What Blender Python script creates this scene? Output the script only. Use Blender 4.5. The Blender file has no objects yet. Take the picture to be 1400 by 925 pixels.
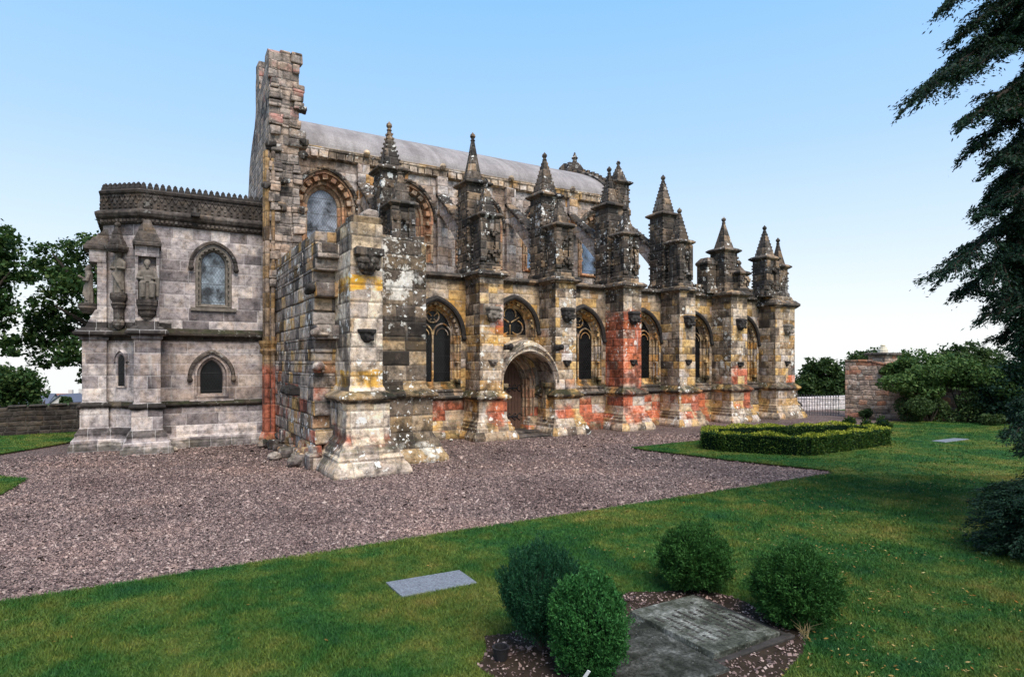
import bpy, bmesh, math, random
import numpy as np
from mathutils import Vector, Matrix
from mathutils.geometry import tessellate_polygon
R = math.radians
random.seed(7)
rng = np.random.default_rng(11)
SC = bpy.context.scene
COL = SC.collection

# ------------------------------------------------------------------ camera, world, sun, exposure
cam_d = bpy.data.cameras.new("camera")
cam = bpy.data.objects.new("camera", cam_d)
COL.objects.link(cam)
cam_d.sensor_width = 36.0
cam_d.lens = 851.0 / 1400 * 36
cam_d.shift_y = 32.5 / 1400
cam_d.clip_end = 6000
cam.location = (0, 0, 2.4)
cam.rotation_euler = (R(90), 0, R(59.6 - 90))
SC.camera = cam

SUN_EL, SUN_AZ = 54, -94          # azimuth of the sun seen from the scene, degrees from +X counter-clockwise
W = bpy.data.worlds.new("World")
SC.world = W
W.use_nodes = True
wn = W.node_tree
wn.nodes.clear()
wo = wn.nodes.new("ShaderNodeOutputWorld")
wb = wn.nodes.new("ShaderNodeBackground")
sky = wn.nodes.new("ShaderNodeTexSky")
sky.sky_type = 'NISHITA'
sky.sun_disc = False
sky.sun_elevation = R(SUN_EL)
sky.sun_rotation = R(90 - SUN_AZ)
sky.air_density = 1.0
sky.dust_density = 1.2
sky.ozone_density = 2.0
sky.altitude = 100
wtc = wn.nodes.new("ShaderNodeTexCoord")
wsep = wn.nodes.new("ShaderNodeSeparateXYZ")
wn.links.new(wtc.outputs['Generated'], wsep.inputs[0])
wr = wn.nodes.new("ShaderNodeValToRGB")       # pale, thinly clouded air low down, clear blue above
wn.links.new(wsep.outputs['Z'], wr.inputs[0])
SKY_STOPS = [(0.0, (8.9, 9.1, 9.1)), (0.06, (8.7, 9.0, 9.2)), (0.18, (6.4, 7.8, 9.3)), (0.32, (4.2, 6.5, 9.6)), (0.5, (2.7, 5.6, 9.8)), (1.0, (3.2, 4.8, 7.8))]
els = wr.color_ramp.elements
for i, (p, c) in enumerate(SKY_STOPS):
    e = els[i] if i < 2 else els.new(p)
    e.position = p
    e.color = (c[0] / 10, c[1] / 10, c[2] / 10, 1)
wsc = wn.nodes.new("ShaderNodeVectorMath")
wsc.operation = 'SCALE'
wsc.inputs['Scale'].default_value = 10.0
wn.links.new(wr.outputs[0], wsc.inputs[0])
wm = wn.nodes.new("ShaderNodeMixRGB")
wm.inputs[0].default_value = 0.85
wn.links.new(sky.outputs[0], wm.inputs[1])
wn.links.new(wsc.outputs[0], wm.inputs[2])
wn.links.new(wm.outputs[0], wb.inputs[0])
wb.inputs[1].default_value = 0.062
wn.links.new(wb.outputs[0], wo.inputs[0])

sun_d = bpy.data.lights.new("sun", 'SUN')
sun_d.energy = 2.5
sun_d.angle = R(42)
sun_d.color = (1.0, 0.93, 0.84)
sun = bpy.data.objects.new("sun", sun_d)
COL.objects.link(sun)
sv = Vector((math.cos(R(SUN_EL)) * math.cos(R(SUN_AZ)), math.cos(R(SUN_EL)) * math.sin(R(SUN_AZ)), math.sin(R(SUN_EL))))
sun.rotation_euler = sv.to_track_quat('Z', 'Y').to_euler()
sun.location = (0, -30, 40)
SC.view_settings.view_transform = 'Standard'
SC.view_settings.look = 'None'
SC.view_settings.gamma = 1
SC.view_settings.exposure = 1.0
SC.view_settings.use_curve_mapping = False
SC.render.engine = 'CYCLES'
SC.cycles.max_bounces = 5
SC.cycles.transparent_max_bounces = 6

# ------------------------------------------------------------------ helpers
class MB:
    """collects geometry for ONE mesh object"""
    def __init__(s):
        s.v, s.f = [], []
    def add(s, vs, fs):
        o = len(s.v)
        s.v += [tuple(p) for p in vs]
        s.f += [tuple(i + o for i in q) for q in fs]
    def box(s, x0, x1, y0, y1, z0, z1, jit=0.0):
        j = lambda: random.uniform(-jit, jit) if jit else 0.0
        vs = [(x + j(), y + j(), z + j()) for z in (z0, z1) for y in (y0, y1) for x in (x0, x1)]
        s.add(vs, [(0, 2, 3, 1), (4, 5, 7, 6), (0, 1, 5, 4), (1, 3, 7, 5), (3, 2, 6, 7), (2, 0, 4, 6)])
    def loft(s, rings, cap0=True, cap1=True, closed=True):
        n = len(rings[0])
        vs = [p for r in rings for p in r]
        fs = []
        for k in range(len(rings) - 1):
            for i in range(n if closed else n - 1):
                a, b = k * n + i, k * n + (i + 1) % n
                fs.append((a, b, b + n, a + n))
        if cap0: fs.append(tuple(range(n - 1, -1, -1)))
        if cap1: fs.append(tuple(range((len(rings) - 1) * n, len(rings) * n)))
        s.add(vs, fs)
    def poly_loft(s, poly, prof, cap0=True, cap1=True):
        """poly: CCW footprint [(x,y)]; prof: [(outset, z)]"""
        s.loft([[(x, y, z) for x, y in offset(poly, o)] for o, z in prof], cap0, cap1)
    def rect_loft(s, x0, x1, y0, y1, prof, cap0=True, cap1=True):
        s.poly_loft([(x0, y0), (x1, y0), (x1, y1), (x0, y1)], prof, cap0, cap1)
    def tube(s, pts, r, n=8, cap=True):
        pts = [Vector(p) for p in pts]
        rs = r if isinstance(r, (list, tuple)) else [r] * len(pts)
        up0 = None
        rings = []
        for i, p in enumerate(pts):
            d = (pts[min(i + 1, len(pts) - 1)] - pts[max(i - 1, 0)]).normalized()
            if up0 is None:
                up0 = d.orthogonal().normalized()
            u = (up0 - d * up0.dot(d)).normalized()
            up0 = u
            w = d.cross(u)
            rings.append([p + (u * math.cos(2 * math.pi * k / n) + w * math.sin(2 * math.pi * k / n)) * rs[i] for k in range(n)])
        s.loft(rings, cap, cap)
    def lathe(s, cx, cy, prof, n=12, ph=0.0, sx=1, sy=1):
        """prof: [(radius, z)]"""
        s.loft([[(cx + sx * r * math.cos(2 * math.pi * k / n + ph), cy + sy * r * math.sin(2 * math.pi * k / n + ph), z) for k in range(n)] for r, z in prof])
    def ball(s, c, r, n=8, m=6, sz=1.0, sy=1.0):
        s.loft([[(c[0] + r * math.sin(math.pi * (j + .02) / (m + .04)) * math.cos(2 * math.pi * k / n), c[1] + sy * r * math.sin(math.pi * (j + .02) / (m + .04)) * math.sin(2 * math.pi * k / n), c[2] - sz * r * math.cos(math.pi * (j + .02) / (m + .04))) for k in range(n)] for j in range(m + 1)])
    def build(s, name, mat, parent=None, bevel=0.0, smooth=False, remesh=0.0, seg=1, local=False):
        me = bpy.data.meshes.new(name)
        me.from_pydata(s.v, [], s.f)
        bm = bmesh.new()
        bm.from_mesh(me)
        bmesh.ops.recalc_face_normals(bm, faces=bm.faces)
        bm.to_mesh(me)
        bm.free()
        o = bpy.data.objects.new(name, me)
        COL.objects.link(o)
        for m in (mat if isinstance(mat, (list, tuple)) else [mat]):
            me.materials.append(m)
        if parent and local: o.parent = parent
        elif parent: attach(o, parent)
        if smooth: me.polygons.foreach_set('use_smooth', [True] * len(me.polygons))
        if remesh:
            md = o.modifiers.new("fuse", 'REMESH')
            md.mode = 'VOXEL'
            md.voxel_size = remesh
            md.use_smooth_shade = True
        if bevel:
            md = o.modifiers.new("edge", 'BEVEL')
            md.width = bevel
            md.segments = seg
            md.limit_method = 'ANGLE'
            md.angle_limit = R(40)
        return o

def attach(o, parent):
    """parent keeping the world position (things stand unrotated)"""
    o.parent = parent
    p = parent
    off = Vector((0, 0, 0))
    while p is not None:
        off += p.location
        p = p.parent
    o.location = Vector(o.location) - off

def offset(poly, d):
    if d == 0: return list(poly)
    n = len(poly)
    out = []
    for i in range(n):
        p0, p1, p2 = Vector(poly[i - 1]), Vector(poly[i]), Vector(poly[(i + 1) % n])
        e1, e2 = (p1 - p0).normalized(), (p2 - p1).normalized()
        n1, n2 = Vector((e1.y, -e1.x)), Vector((e2.y, -e2.x))
        b = n1 + n2
        b = b / max(b.length_squared / 2, 1e-4)
        q = p1 + b * d
        out.append((q.x, q.y))
    return out

def big_mesh(name, V, Fc, mat, smooth=False):
    """numpy mesh: V (n,3), Fc (m,k)"""
    me = bpy.data.meshes.new(name)
    k = Fc.shape[1]
    me.vertices.add(len(V))
    me.vertices.foreach_set('co', np.ascontiguousarray(V, dtype=np.float32).ravel())
    me.loops.add(Fc.size)
    me.loops.foreach_set('vertex_index', np.ascontiguousarray(Fc, dtype=np.int32).ravel())
    me.polygons.add(len(Fc))
    me.polygons.foreach_set('loop_start', np.arange(0, Fc.size, k, dtype=np.int32))
    me.polygons.foreach_set('loop_total', np.full(len(Fc), k, dtype=np.int32))
    if smooth: me.polygons.foreach_set('use_smooth', np.ones(len(Fc), dtype=bool))
    me.update(calc_edges=True)
    me.materials.append(mat)
    o = bpy.data.objects.new(name, me)
    COL.objects.link(o)
    return o

def tag(o, label=None, cat=None, group=None, kind=None):
    if label: o['label'] = label
    if cat: o['category'] = cat
    if group: o['group'] = group
    if kind: o['kind'] = kind
    return o

def empty(name, loc, label=None, cat=None, group=None):
    o = bpy.data.objects.new(name, None)
    COL.objects.link(o)
    o.location = loc
    return tag(o, label, cat, group)

# ------------------------------------------------------------------ materials
class NT:
    def __init__(s, name):
        s.m = bpy.data.materials.new(name)
        s.m.use_nodes = True
        s.t = s.m.node_tree
        s.t.nodes.clear()
        s.out = s.n("OutputMaterial")
        s.b = s.n("BsdfPrincipled")
        s.l(s.b.outputs[0], s.out.inputs[0])
    def n(s, t): return s.t.nodes.new("ShaderNode" + t)
    def l(s, a, b): s.t.links.new(a, b)
    def put(s, sock, v):
        if isinstance(v, bpy.types.NodeSocket): s.l(v, sock)
        elif isinstance(v, tuple) and len(v) == 3 and sock.type == 'RGBA': sock.default_value = (*v, 1)
        else: sock.default_value = v
    def math(s, op, a, b=None, c=None, clamp=False):
        x = s.n("Math")
        x.operation = op
        x.use_clamp = clamp
        s.put(x.inputs[0], a)
        if b is not None: s.put(x.inputs[1], b)
        if c is not None: s.put(x.inputs[2], c)
        return x.outputs[0]
    def step(s, v, a, b, lo=0.0, hi=1.0):
        x = s.n("MapRange")
        x.interpolation_type = 'SMOOTHSTEP'
        s.put(x.inputs[0], v)
        x.inputs[1].default_value, x.inputs[2].default_value = a, b
        x.inputs[3].default_value, x.inputs[4].default_value = lo, hi
        return x.outputs[0]
    def mix(s, f, a, b, mode='MIX'):
        x = s.n("MixRGB")
        x.blend_type = mode
        s.put(x.inputs[0], f)
        s.put(x.inputs[1], a)
        s.put(x.inputs[2], b)
        return x.outputs[0]
    def noise(s, vec, scale, detail=3, rough=.55, dist=0.0, out=0):
        x = s.n("TexNoise")
        s.l(vec, x.inputs['Vector'])
        x.inputs['Scale'].default_value = scale
        x.inputs['Detail'].default_value = detail
        x.inputs['Roughness'].default_value = rough
        x.inputs['Distortion'].default_value = dist
        return x.outputs[out]
    def voro(s, vec, scale, feature='F1', out='Distance', rnd=1.0):
        x = s.n("TexVoronoi")
        x.feature = feature
        s.l(vec, x.inputs['Vector'])
        x.inputs['Scale'].default_value = scale
        x.inputs['Randomness'].default_value = rnd
        return x.outputs[out]
    def white(s, vec):
        x = s.n("TexWhiteNoise")
        x.noise_dimensions = '3D'
        s.l(vec, x.inputs['Vector'])
        return x
    def ramp(s, f, stops, interp='LINEAR'):
        x = s.n("ValToRGB")
        s.put(x.inputs[0], f)
        x.color_ramp.interpolation = interp
        e = x.color_ramp.elements
        for i, (p, c) in enumerate(stops):
            k = e[i] if i < 2 else e.new(p)
            k.position = p
            k.color = (*c, 1)
        return x.outputs[0]
    def xyz(s, x=0.0, y=0.0, z=0.0):
        c = s.n("CombineXYZ")
        for i, v in enumerate((x, y, z)): s.put(c.inputs[i], v)
        return c.outputs[0]
    def sep(s, v):
        c = s.n("SeparateXYZ")
        s.l(v, c.inputs[0])
        return c.outputs
    def bump(s, h, strength=.5, dist=.02, normal=None):
        x = s.n("Bump")
        x.inputs['Strength'].default_value = strength
        x.inputs['Distance'].default_value = dist
        s.l(h, x.inputs['Height'])
        if normal: s.l(normal, x.inputs['Normal'])
        return x.outputs[0]
    def fin(s, col, rough=.9, bump=None, spec=.2):
        s.put(s.b.inputs['Base Color'], col)
        s.put(s.b.inputs['Roughness'], rough)
        s.b.inputs['Specular IOR Level'].default_value = spec
        if bump is not None: s.l(bump, s.b.inputs['Normal'])
        return s.m

def stone(name, palette, bw=.62, bh=.31, soot=.5, soot_at=(.52, .72), lichen=.0, lichen_at=(.5, .65), reds=(), mortar=.35, bump=.6, moss=.0, soot_col=(.018, .017, .017), rub=0.0, streak=.5, red_col=(.42, .145, .09), seed=0.0, mortar_col=(.10, .092, .082), west=0.0, bands=(), mott=.9, sat=1.0, con=1.22, gain=1.52):
    """weathered ashlar, coursed in world space; every block gets its own colour"""
    t = NT(name)
    g = t.n("NewGeometry")
    P0 = g.outputs['Position']
    pm = t.n("Mapping")
    t.l(P0, pm.inputs[0])
    pm.inputs['Location'].default_value = (seed, seed * .7, 0)
    P = pm.outputs[0]
    N = t.sep(g.outputs['True Normal'])
    X, Y, Z = t.sep(P)
    pick = t.math('GREATER_THAN', t.math('ABSOLUTE', N[0]), t.math('ABSOLUTE', N[1]))
    w1 = t.noise(P, 2.2, 2)
    w2 = t.noise(P, 9.0, 2)
    u = t.math('ADD', t.math('MULTIPLY', X, t.math('SUBTRACT', 1.0, pick)), t.math('MULTIPLY', Y, pick))
    u = t.math('ADD', u, t.math('MULTIPLY', t.math('SUBTRACT', w2, .5), .03 + rub))
    v = t.math('ADD', Z, t.math('MULTIPLY', t.math('SINE', t.math('MULTIPLY', Z, 2.3)), .05))
    v = t.math('ADD', v, t.math('MULTIPLY', t.math('SUBTRACT', w1, .5), .02 + rub * 1.5))
    vr = t.math('DIVIDE', v, bh)
    row = t.math('FLOOR', vr)
    rw = t.white(t.xyz(row, pick, 3.1))
    wd = t.math('MULTIPLY_ADD', rw.outputs[0], bw * .8, bw * .62)
    ur = t.math('ADD', t.math('DIVIDE', u, wd), t.math('MULTIPLY', rw.outputs[0], 17.3))
    colm = t.math('FLOOR', ur)
    bid = t.white(t.xyz(row, colm, pick))
    bc = t.sep(bid.outputs[1])
    fu = t.math('MULTIPLY', t.math('ABSOLUTE', t.math('SUBTRACT', t.math('FRACT', ur), .5)), wd)
    du = t.math('SUBTRACT', t.math('MULTIPLY', wd, .5), fu)
    fv = t.math('ABSOLUTE', t.math('SUBTRACT', t.math('FRACT', vr), .5))
    dv = t.math('MULTIPLY', t.math('SUBTRACT', .5, fv), bh)
    d = t.math('MINIMUM', du, dv)
    d = t.math('ADD', d, t.math('MULTIPLY', t.math('SUBTRACT', t.noise(P, 26, 3), .5), .014))
    mort = t.step(d, .004, .012, 1, 0)
    edge = t.step(d, 0, .05, 0, 1)
    # block colour
    big = t.noise(P, .55, 3)
    idv = t.math('ADD', t.math('MULTIPLY', bc[0], .72), t.math('MULTIPLY', t.step(big, .3, .7), .28))
    col = t.ramp(idv, palette)
    fine = t.noise(P, 7.0, 6, .68)
    col = t.mix(mott, col, t.ramp(fine, [(.28, (.22, .21, .21)), (.44, (.72, .70, .69)), (.56, (1.02, 1, 1)), (.75, (1.35, 1.3, 1.22))]), 'MULTIPLY')
    blot = t.noise(P, 2.7, 5, .7, .6)
    col = t.mix(mott * .8, col, t.ramp(blot, [(.32, (.45, .43, .43)), (.47, (1, 1, 1)), (.6, (1.12, 1.04, .92)), (.7, (1.18, .98, .72))]), 'MULTIPLY')
    vfine = t.noise(P, 55, 4, .7)
    col = t.mix(.6, col, t.ramp(vfine, [(.3, (.5, .5, .5)), (.6, (1.05, 1.05, 1.05))]), 'MULTIPLY')
    # red sandstone regions
    if reds:
        rm = None
        wob = t.math('MULTIPLY', t.math('SUBTRACT', t.noise(P, 1.6, 3), .5), .9)
        Xr, Yr, Zr = t.sep(P0)
        for (x0, x1, z0, z1, amt) in reds:
            a = t.math('MULTIPLY', t.step(t.math('ADD', Xr, wob), x0 - .12, x0 + .12), t.step(t.math('ADD', Xr, wob), x1 - .12, x1 + .12, 1, 0))
            b = t.math('MULTIPLY', t.step(t.math('ADD', Zr, wob), z0 - .15, z0 + .15), t.step(t.math('ADD', Zr, wob), z1 - .15, z1 + .15, 1, 0))
            k = t.math('MULTIPLY', t.math('MULTIPLY', a, b), t.step(t.math('ADD', bc[1], t.math('MULTIPLY', t.math('SUBTRACT', t.noise(P, 2.4, 5, .7), .5), .9)), 1.0 - amt - .1, 1.0 - amt + .1))
            rm = k if rm is None else t.math('MAXIMUM', rm, k)
        rcol = t.ramp(t.math('ADD', t.math('MULTIPLY', t.noise(P, 3.5, 5, .7), .7), t.math('MULTIPLY', bc[2], .3)), [(.3, tuple(c * .3 for c in red_col)), (.45, tuple(c * .8 for c in red_col)), (.58, red_col), (.7, (min(.6, red_col[0] * 1.25), red_col[1] * 2.2, red_col[2] * 2.8))])
        rcol = t.mix(.7, rcol, t.ramp(fine, [(.28, (.4, .4, .4)), (.55, (1.0, 1, 1))]), 'MULTIPLY')
        col = t.mix(t.math('MULTIPLY', rm, .88), col, rcol)
    if bands:
        Xb, Yb, Zb = t.sep(P0)
        wb_ = t.math('MULTIPLY', t.math('SUBTRACT', t.noise(P, 3.0, 4), .5), .16)
        for (x0, x1, z0, z1, amt, bcol, *th) in bands:
            ta, tb = th if th else (.34, .56)
            k = t.math('MULTIPLY', t.math('MULTIPLY', t.step(Xb, x0 - .02, x0 + .02), t.step(Xb, x1 - .02, x1 + .02, 1, 0)), t.math('MULTIPLY', t.step(t.math('ADD', Zb, wb_), z0 - .02, z0 + .02), t.step(t.math('ADD', Zb, wb_), z1 - .02, z1 + .02, 1, 0)))
            k = t.math('MULTIPLY', k, t.step(t.noise(P, 2.2, 6, .7), ta, tb, 0, amt))
            col = t.mix(k, col, t.mix(.8, bcol, t.ramp(fine, [(.28, (.35, .34, .33)), (.6, (1.15, 1.1, 1.05))]), 'MULTIPLY'))
    # soot and water stains: broad patches, block-wise, and running streaks
    sp = t.n("Mapping")
    t.l(P, sp.inputs[0])
    sp.inputs['Scale'].default_value = (3.2, 3.2, .42)
    st = t.noise(sp.outputs[0], 1.0, 5, .65)
    pat = t.noise(P, 1.15, 8, .68)
    ssum = t.math('ADD', t.math('MULTIPLY', pat, .7), t.math('ADD', t.math('MULTIPLY', st, .3 * streak), t.math('MULTIPLY', bc[2], .16)))
    if west: ssum = t.math('ADD', ssum, t.math('MULTIPLY', t.step(t.math('MULTIPLY', N[0], -1.0), .4, .8), west))  # faces turned west come out darker
    sm = t.step(ssum, soot_at[0], soot_at[1])
    sm = t.math('MULTIPLY', sm, t.math('MULTIPLY_ADD', fine, .7, .5), clamp=True)
    col = t.mix(t.math('MULTIPLY', sm, soot), col, soot_col)
    # pale run-off streaks
    ps = t.step(t.math('SUBTRACT', st, t.math('MULTIPLY', pat, .3)), .44, .56, 0, .35 * streak)
    col = t.mix(ps, col, (.46, .44, .42))
    if moss:
        up = t.step(N[2], .25, .8)
        mm = t.math('MULTIPLY', t.math('MULTIPLY', up, t.step(t.noise(P, 3, 4), .35, .6)), moss)
        col = t.mix(mm, col, (.035, .045, .018))
    if lichen:
        lw = t.n("VectorMath")
        lw.operation = 'ADD'
        nv = t.n("VectorMath")
        nv.operation = 'SCALE'
        nv.inputs['Scale'].default_value = .26
        t.l(t.noise(P, 7, 4, .65, out=1), nv.inputs[0])
        t.l(P, lw.inputs[0])
        t.l(nv.outputs[0], lw.inputs[1])
        LP = lw.outputs[0]
        lm = None
        for sc_, th in ((4.2, .36), (9.0, .30)):
            dd = t.voro(LP, sc_)
            rr = t.sep(t.voro(LP, sc_, out='Color'))[0]
            k = t.step(t.math('SUBTRACT', t.math('MULTIPLY', t.step(rr, .45, 1.0), th), dd), -.03, .03)
            lm = k if lm is None else t.math('MAXIMUM', lm, k)
        lm = t.math('MAXIMUM', lm, t.step(t.noise(P, 6.5, 6, .72), .60, .645))
        lz = t.step(t.noise(P, .9, 4), lichen_at[0], lichen_at[1])
        lm = t.math('MULTIPLY', t.math('MULTIPLY', lm, lz), lichen)
        lm = t.math('MULTIPLY', lm, t.math('MULTIPLY_ADD', vfine, .9, .45), clamp=True)
        col = t.mix(lm, col, (.60, .59, .55))
    col = t.mix(t.math('MULTIPLY', mort, mortar + .15, clamp=True), col, mortar_col)
    gm_ = t.n("Gamma")
    t.l(col, gm_.inputs[0])
    gm_.inputs[1].default_value = con
    hs = t.n("HueSaturation")
    hs.inputs['Saturation'].default_value = sat
    hs.inputs['Value'].default_value = gain
    t.l(gm_.outputs[0], hs.inputs['Color'])
    col = t.mix(1.0, hs.outputs[0], (.72, .70, .67), 'DARKEN')
    h = t.math('ADD', t.math('MULTIPLY', edge, .5), t.math('ADD', t.math('MULTIPLY', fine, .45), t.math('ADD', t.math('MULTIPLY', vfine, .14), t.math('MULTIPLY', bc[1], .22))))
    return t.fin(col, .93, t.bump(h, bump, .035), .15)

PAL_MIX = [(0.0, (.10, .082, .07)), (.16, (.20, .165, .135)), (.34, (.34, .28, .215)), (.5, (.42, .365, .31)), (.64, (.46, .33, .17)), (.76, (.31, .215, .125)), (.88, (.47, .435, .41)), (1.0, (.36, .20, .115))]
PAL_GREY = [(0.0, (.13, .115, .12)), (.22, (.24, .21, .21)), (.45, (.38, .335, .33)), (.75, (.50, .445, .42)), (1.0, (.60, .53, .48))]
PAL_DARK = [(0.0, (.035, .031, .028)), (.35, (.08, .068, .057)), (.6, (.13, .105, .085)), (.8, (.21, .155, .105)), (1.0, (.30, .235, .18))]
PAL_WARM = [(0.0, (.28, .22, .16)), (.3, (.44, .35, .25)), (.5, (.54, .41, .23)), (.68, (.52, .29, .10)), (.82, (.30, .24, .20)), (1.0, (.54, .48, .42))]
REDS_WALL = [(12.5, 19.8, -.5, 1.22, .85), (9.0, 12.6, .2, 1.2, .45), (6.5, 9.6, .3, 1.2, .5)]
GOLD, SOOT, MOSS = (.56, .33, .09), (.03, .027, .024), (.05, .05, .03)
M = {}
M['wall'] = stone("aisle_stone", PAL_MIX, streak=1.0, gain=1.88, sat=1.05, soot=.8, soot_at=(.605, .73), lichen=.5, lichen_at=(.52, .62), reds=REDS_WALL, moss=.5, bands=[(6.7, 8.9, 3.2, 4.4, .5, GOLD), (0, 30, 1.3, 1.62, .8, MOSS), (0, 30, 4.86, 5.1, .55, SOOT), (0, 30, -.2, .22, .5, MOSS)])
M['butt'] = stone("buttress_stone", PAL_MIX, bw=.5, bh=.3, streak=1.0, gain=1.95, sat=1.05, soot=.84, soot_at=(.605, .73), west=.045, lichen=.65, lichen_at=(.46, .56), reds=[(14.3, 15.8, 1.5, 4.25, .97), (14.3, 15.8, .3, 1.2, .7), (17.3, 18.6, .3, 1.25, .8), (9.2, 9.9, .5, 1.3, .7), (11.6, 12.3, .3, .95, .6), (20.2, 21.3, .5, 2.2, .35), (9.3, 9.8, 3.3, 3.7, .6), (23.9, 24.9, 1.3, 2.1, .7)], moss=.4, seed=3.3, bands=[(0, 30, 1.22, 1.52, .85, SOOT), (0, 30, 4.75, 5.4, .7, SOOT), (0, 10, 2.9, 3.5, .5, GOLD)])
M['clere'] = stone("clerestory_stone", gain=1.62, palette=[(0.0, (.24, .18, .135)), (.3, (.35, .29, .25)), (.55, (.42, .37, .34)), (.75, (.46, .43, .41)), (.88, (.46, .30, .14)), (1.0, (.42, .22, .125))], soot=.75, soot_at=(.56, .7), lichen=.2, seed=9.1)
M['dark'] = stone("sooty_stone", PAL_DARK, con=1.1, gain=1.85, bw=.42, bh=.27, soot=.8, soot_at=(.49, .62), lichen=.75, lichen_at=(.45, .6), bump=1.0, seed=5.5, streak=.8)
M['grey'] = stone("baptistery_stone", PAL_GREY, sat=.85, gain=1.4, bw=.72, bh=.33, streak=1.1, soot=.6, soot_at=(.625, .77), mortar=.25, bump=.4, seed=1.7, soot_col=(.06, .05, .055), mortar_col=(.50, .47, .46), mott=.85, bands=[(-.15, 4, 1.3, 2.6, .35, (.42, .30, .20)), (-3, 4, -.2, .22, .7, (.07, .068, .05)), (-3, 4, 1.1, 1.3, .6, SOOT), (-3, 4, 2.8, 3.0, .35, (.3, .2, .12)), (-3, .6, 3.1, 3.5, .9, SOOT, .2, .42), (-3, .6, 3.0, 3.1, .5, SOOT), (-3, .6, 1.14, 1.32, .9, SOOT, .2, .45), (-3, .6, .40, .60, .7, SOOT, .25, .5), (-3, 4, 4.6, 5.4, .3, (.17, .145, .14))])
M['greydark'] = stone("baptistery_weathered_stone", [(0.0, (.055, .05, .048)), (.5, (.115, .10, .09)), (1.0, (.19, .165, .145))], bw=.8, bh=.33, soot=.7, lichen=.3, bump=.8, seed=2.7, mortar=.0, soot_at=(.5, .64))
M['string'] = stone("blackened_string_stone", [(0.0, (.035, .032, .03)), (.6, (.075, .065, .055)), (1.0, (.14, .12, .10))], bw=.9, bh=.5, soot=.7, lichen=.35, bump=.8, seed=2.9, mortar=.0, moss=.5)
M['warm'] = stone("moulding_stone", PAL_WARM, bw=.3, bh=.3, soot=.8, soot_at=(.50, .64), lichen=.35, bump=.8, seed=6.2, bands=[(0, 30, 1.3, 1.85, .85, MOSS)])
M['orange'] = stone("orange_moulding_stone", sat=.8, palette=[(0.0, (.36, .15, .075)), (.4, (.47, .25, .10)), (.7, (.42, .30, .18)), (1.0, (.30, .25, .21))], bw=.3, bh=.3, soot=.6, soot_at=(.5, .66), bump=.8, seed=8.4)
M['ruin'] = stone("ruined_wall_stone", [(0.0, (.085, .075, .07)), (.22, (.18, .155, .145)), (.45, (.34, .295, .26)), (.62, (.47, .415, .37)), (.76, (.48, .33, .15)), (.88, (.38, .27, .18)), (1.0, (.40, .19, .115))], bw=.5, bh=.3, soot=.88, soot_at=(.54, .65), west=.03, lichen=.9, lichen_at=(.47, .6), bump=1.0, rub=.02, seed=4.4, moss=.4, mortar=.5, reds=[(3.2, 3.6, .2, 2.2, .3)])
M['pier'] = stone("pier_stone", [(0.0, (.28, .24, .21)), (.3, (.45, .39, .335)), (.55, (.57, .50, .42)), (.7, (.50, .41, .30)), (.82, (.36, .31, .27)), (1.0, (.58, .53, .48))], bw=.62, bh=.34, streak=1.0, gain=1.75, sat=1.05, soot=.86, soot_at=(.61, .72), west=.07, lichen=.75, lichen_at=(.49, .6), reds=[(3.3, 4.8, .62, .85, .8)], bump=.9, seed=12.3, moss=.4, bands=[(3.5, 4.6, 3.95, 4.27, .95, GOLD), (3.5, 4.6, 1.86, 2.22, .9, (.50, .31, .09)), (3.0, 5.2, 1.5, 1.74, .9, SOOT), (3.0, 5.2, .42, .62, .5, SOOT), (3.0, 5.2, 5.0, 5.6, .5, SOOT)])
M['lichen'] = stone("lichened_stone", [(0.0, (.11, .095, .085)), (.4, (.24, .195, .15)), (.7, (.40, .30, .18)), (1.0, (.46, .41, .36))], bw=.6, bh=.38, soot=.88, soot_at=(.49, .62), lichen=1.0, lichen_at=(.38, .5), bump=.9, seed=14.9, moss=.3, bands=[(4.4, 6.3, 4.1, 5.6, .75, (.045, .04, .036)), (4.4, 6.3, 2.9, 3.5, .8, (.045, .04, .036)), (4.4, 6.3, 1.5, 1.74, .9, SOOT), (4.47, 6.3, 3.9, 5.6, .85, (.6, .58, .54), .5, .56), (4.47, 6.3, -.1, .5, .8, (.55, .54, .5), .5, .57)])
M['gable'] = stone("west_wall_stone", [(0.0, (.12, .10, .09)), (.3, (.24, .195, .165)), (.55, (.35, .29, .245)), (.78, (.40, .27, .17)), (1.0, (.46, .42, .385))], bw=.36, bh=.27, soot=.85, soot_at=(.53, .66), lichen=.5, bump=1.0, rub=.04, seed=7.7, reds=[(2.5, 4.6, 9.5, 12.5, .06)], sat=.72)
M['rubble'] = stone("boundary_wall_stone", [(0.0, (.14, .115, .10)), (.35, (.30, .245, .205)), (.6, (.42, .34, .29)), (.75, (.44, .25, .17)), (.88, (.40, .22, .16)), (1.0, (.50, .44, .40))], bw=.4, bh=.2, soot=.6, soot_at=(.55, .7), lichen=.4, bump=1.0, rub=.1, seed=15.1, moss=.5)
M['rubbledark'] = stone("dark_wall_stone", [(0.0, (.03, .027, .026)), (.5, (.065, .055, .05)), (1.0, (.11, .095, .08))], bw=.4, bh=.17, soot=.4, bump=1.0, rub=.07, seed=16.1)  # the garden wall's own darker stone
M['whitewall'] = stone("pale_rubble_stone", [(0.0, (.40, .37, .37)), (.5, (.52, .48, .48)), (1.0, (.62, .58, .58))], bw=.4, bh=.22, soot=.25, bump=1.0, rub=.08, seed=17.1, mortar=.1, mortar_col=(.4, .38, .38), mott=.5)

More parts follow.
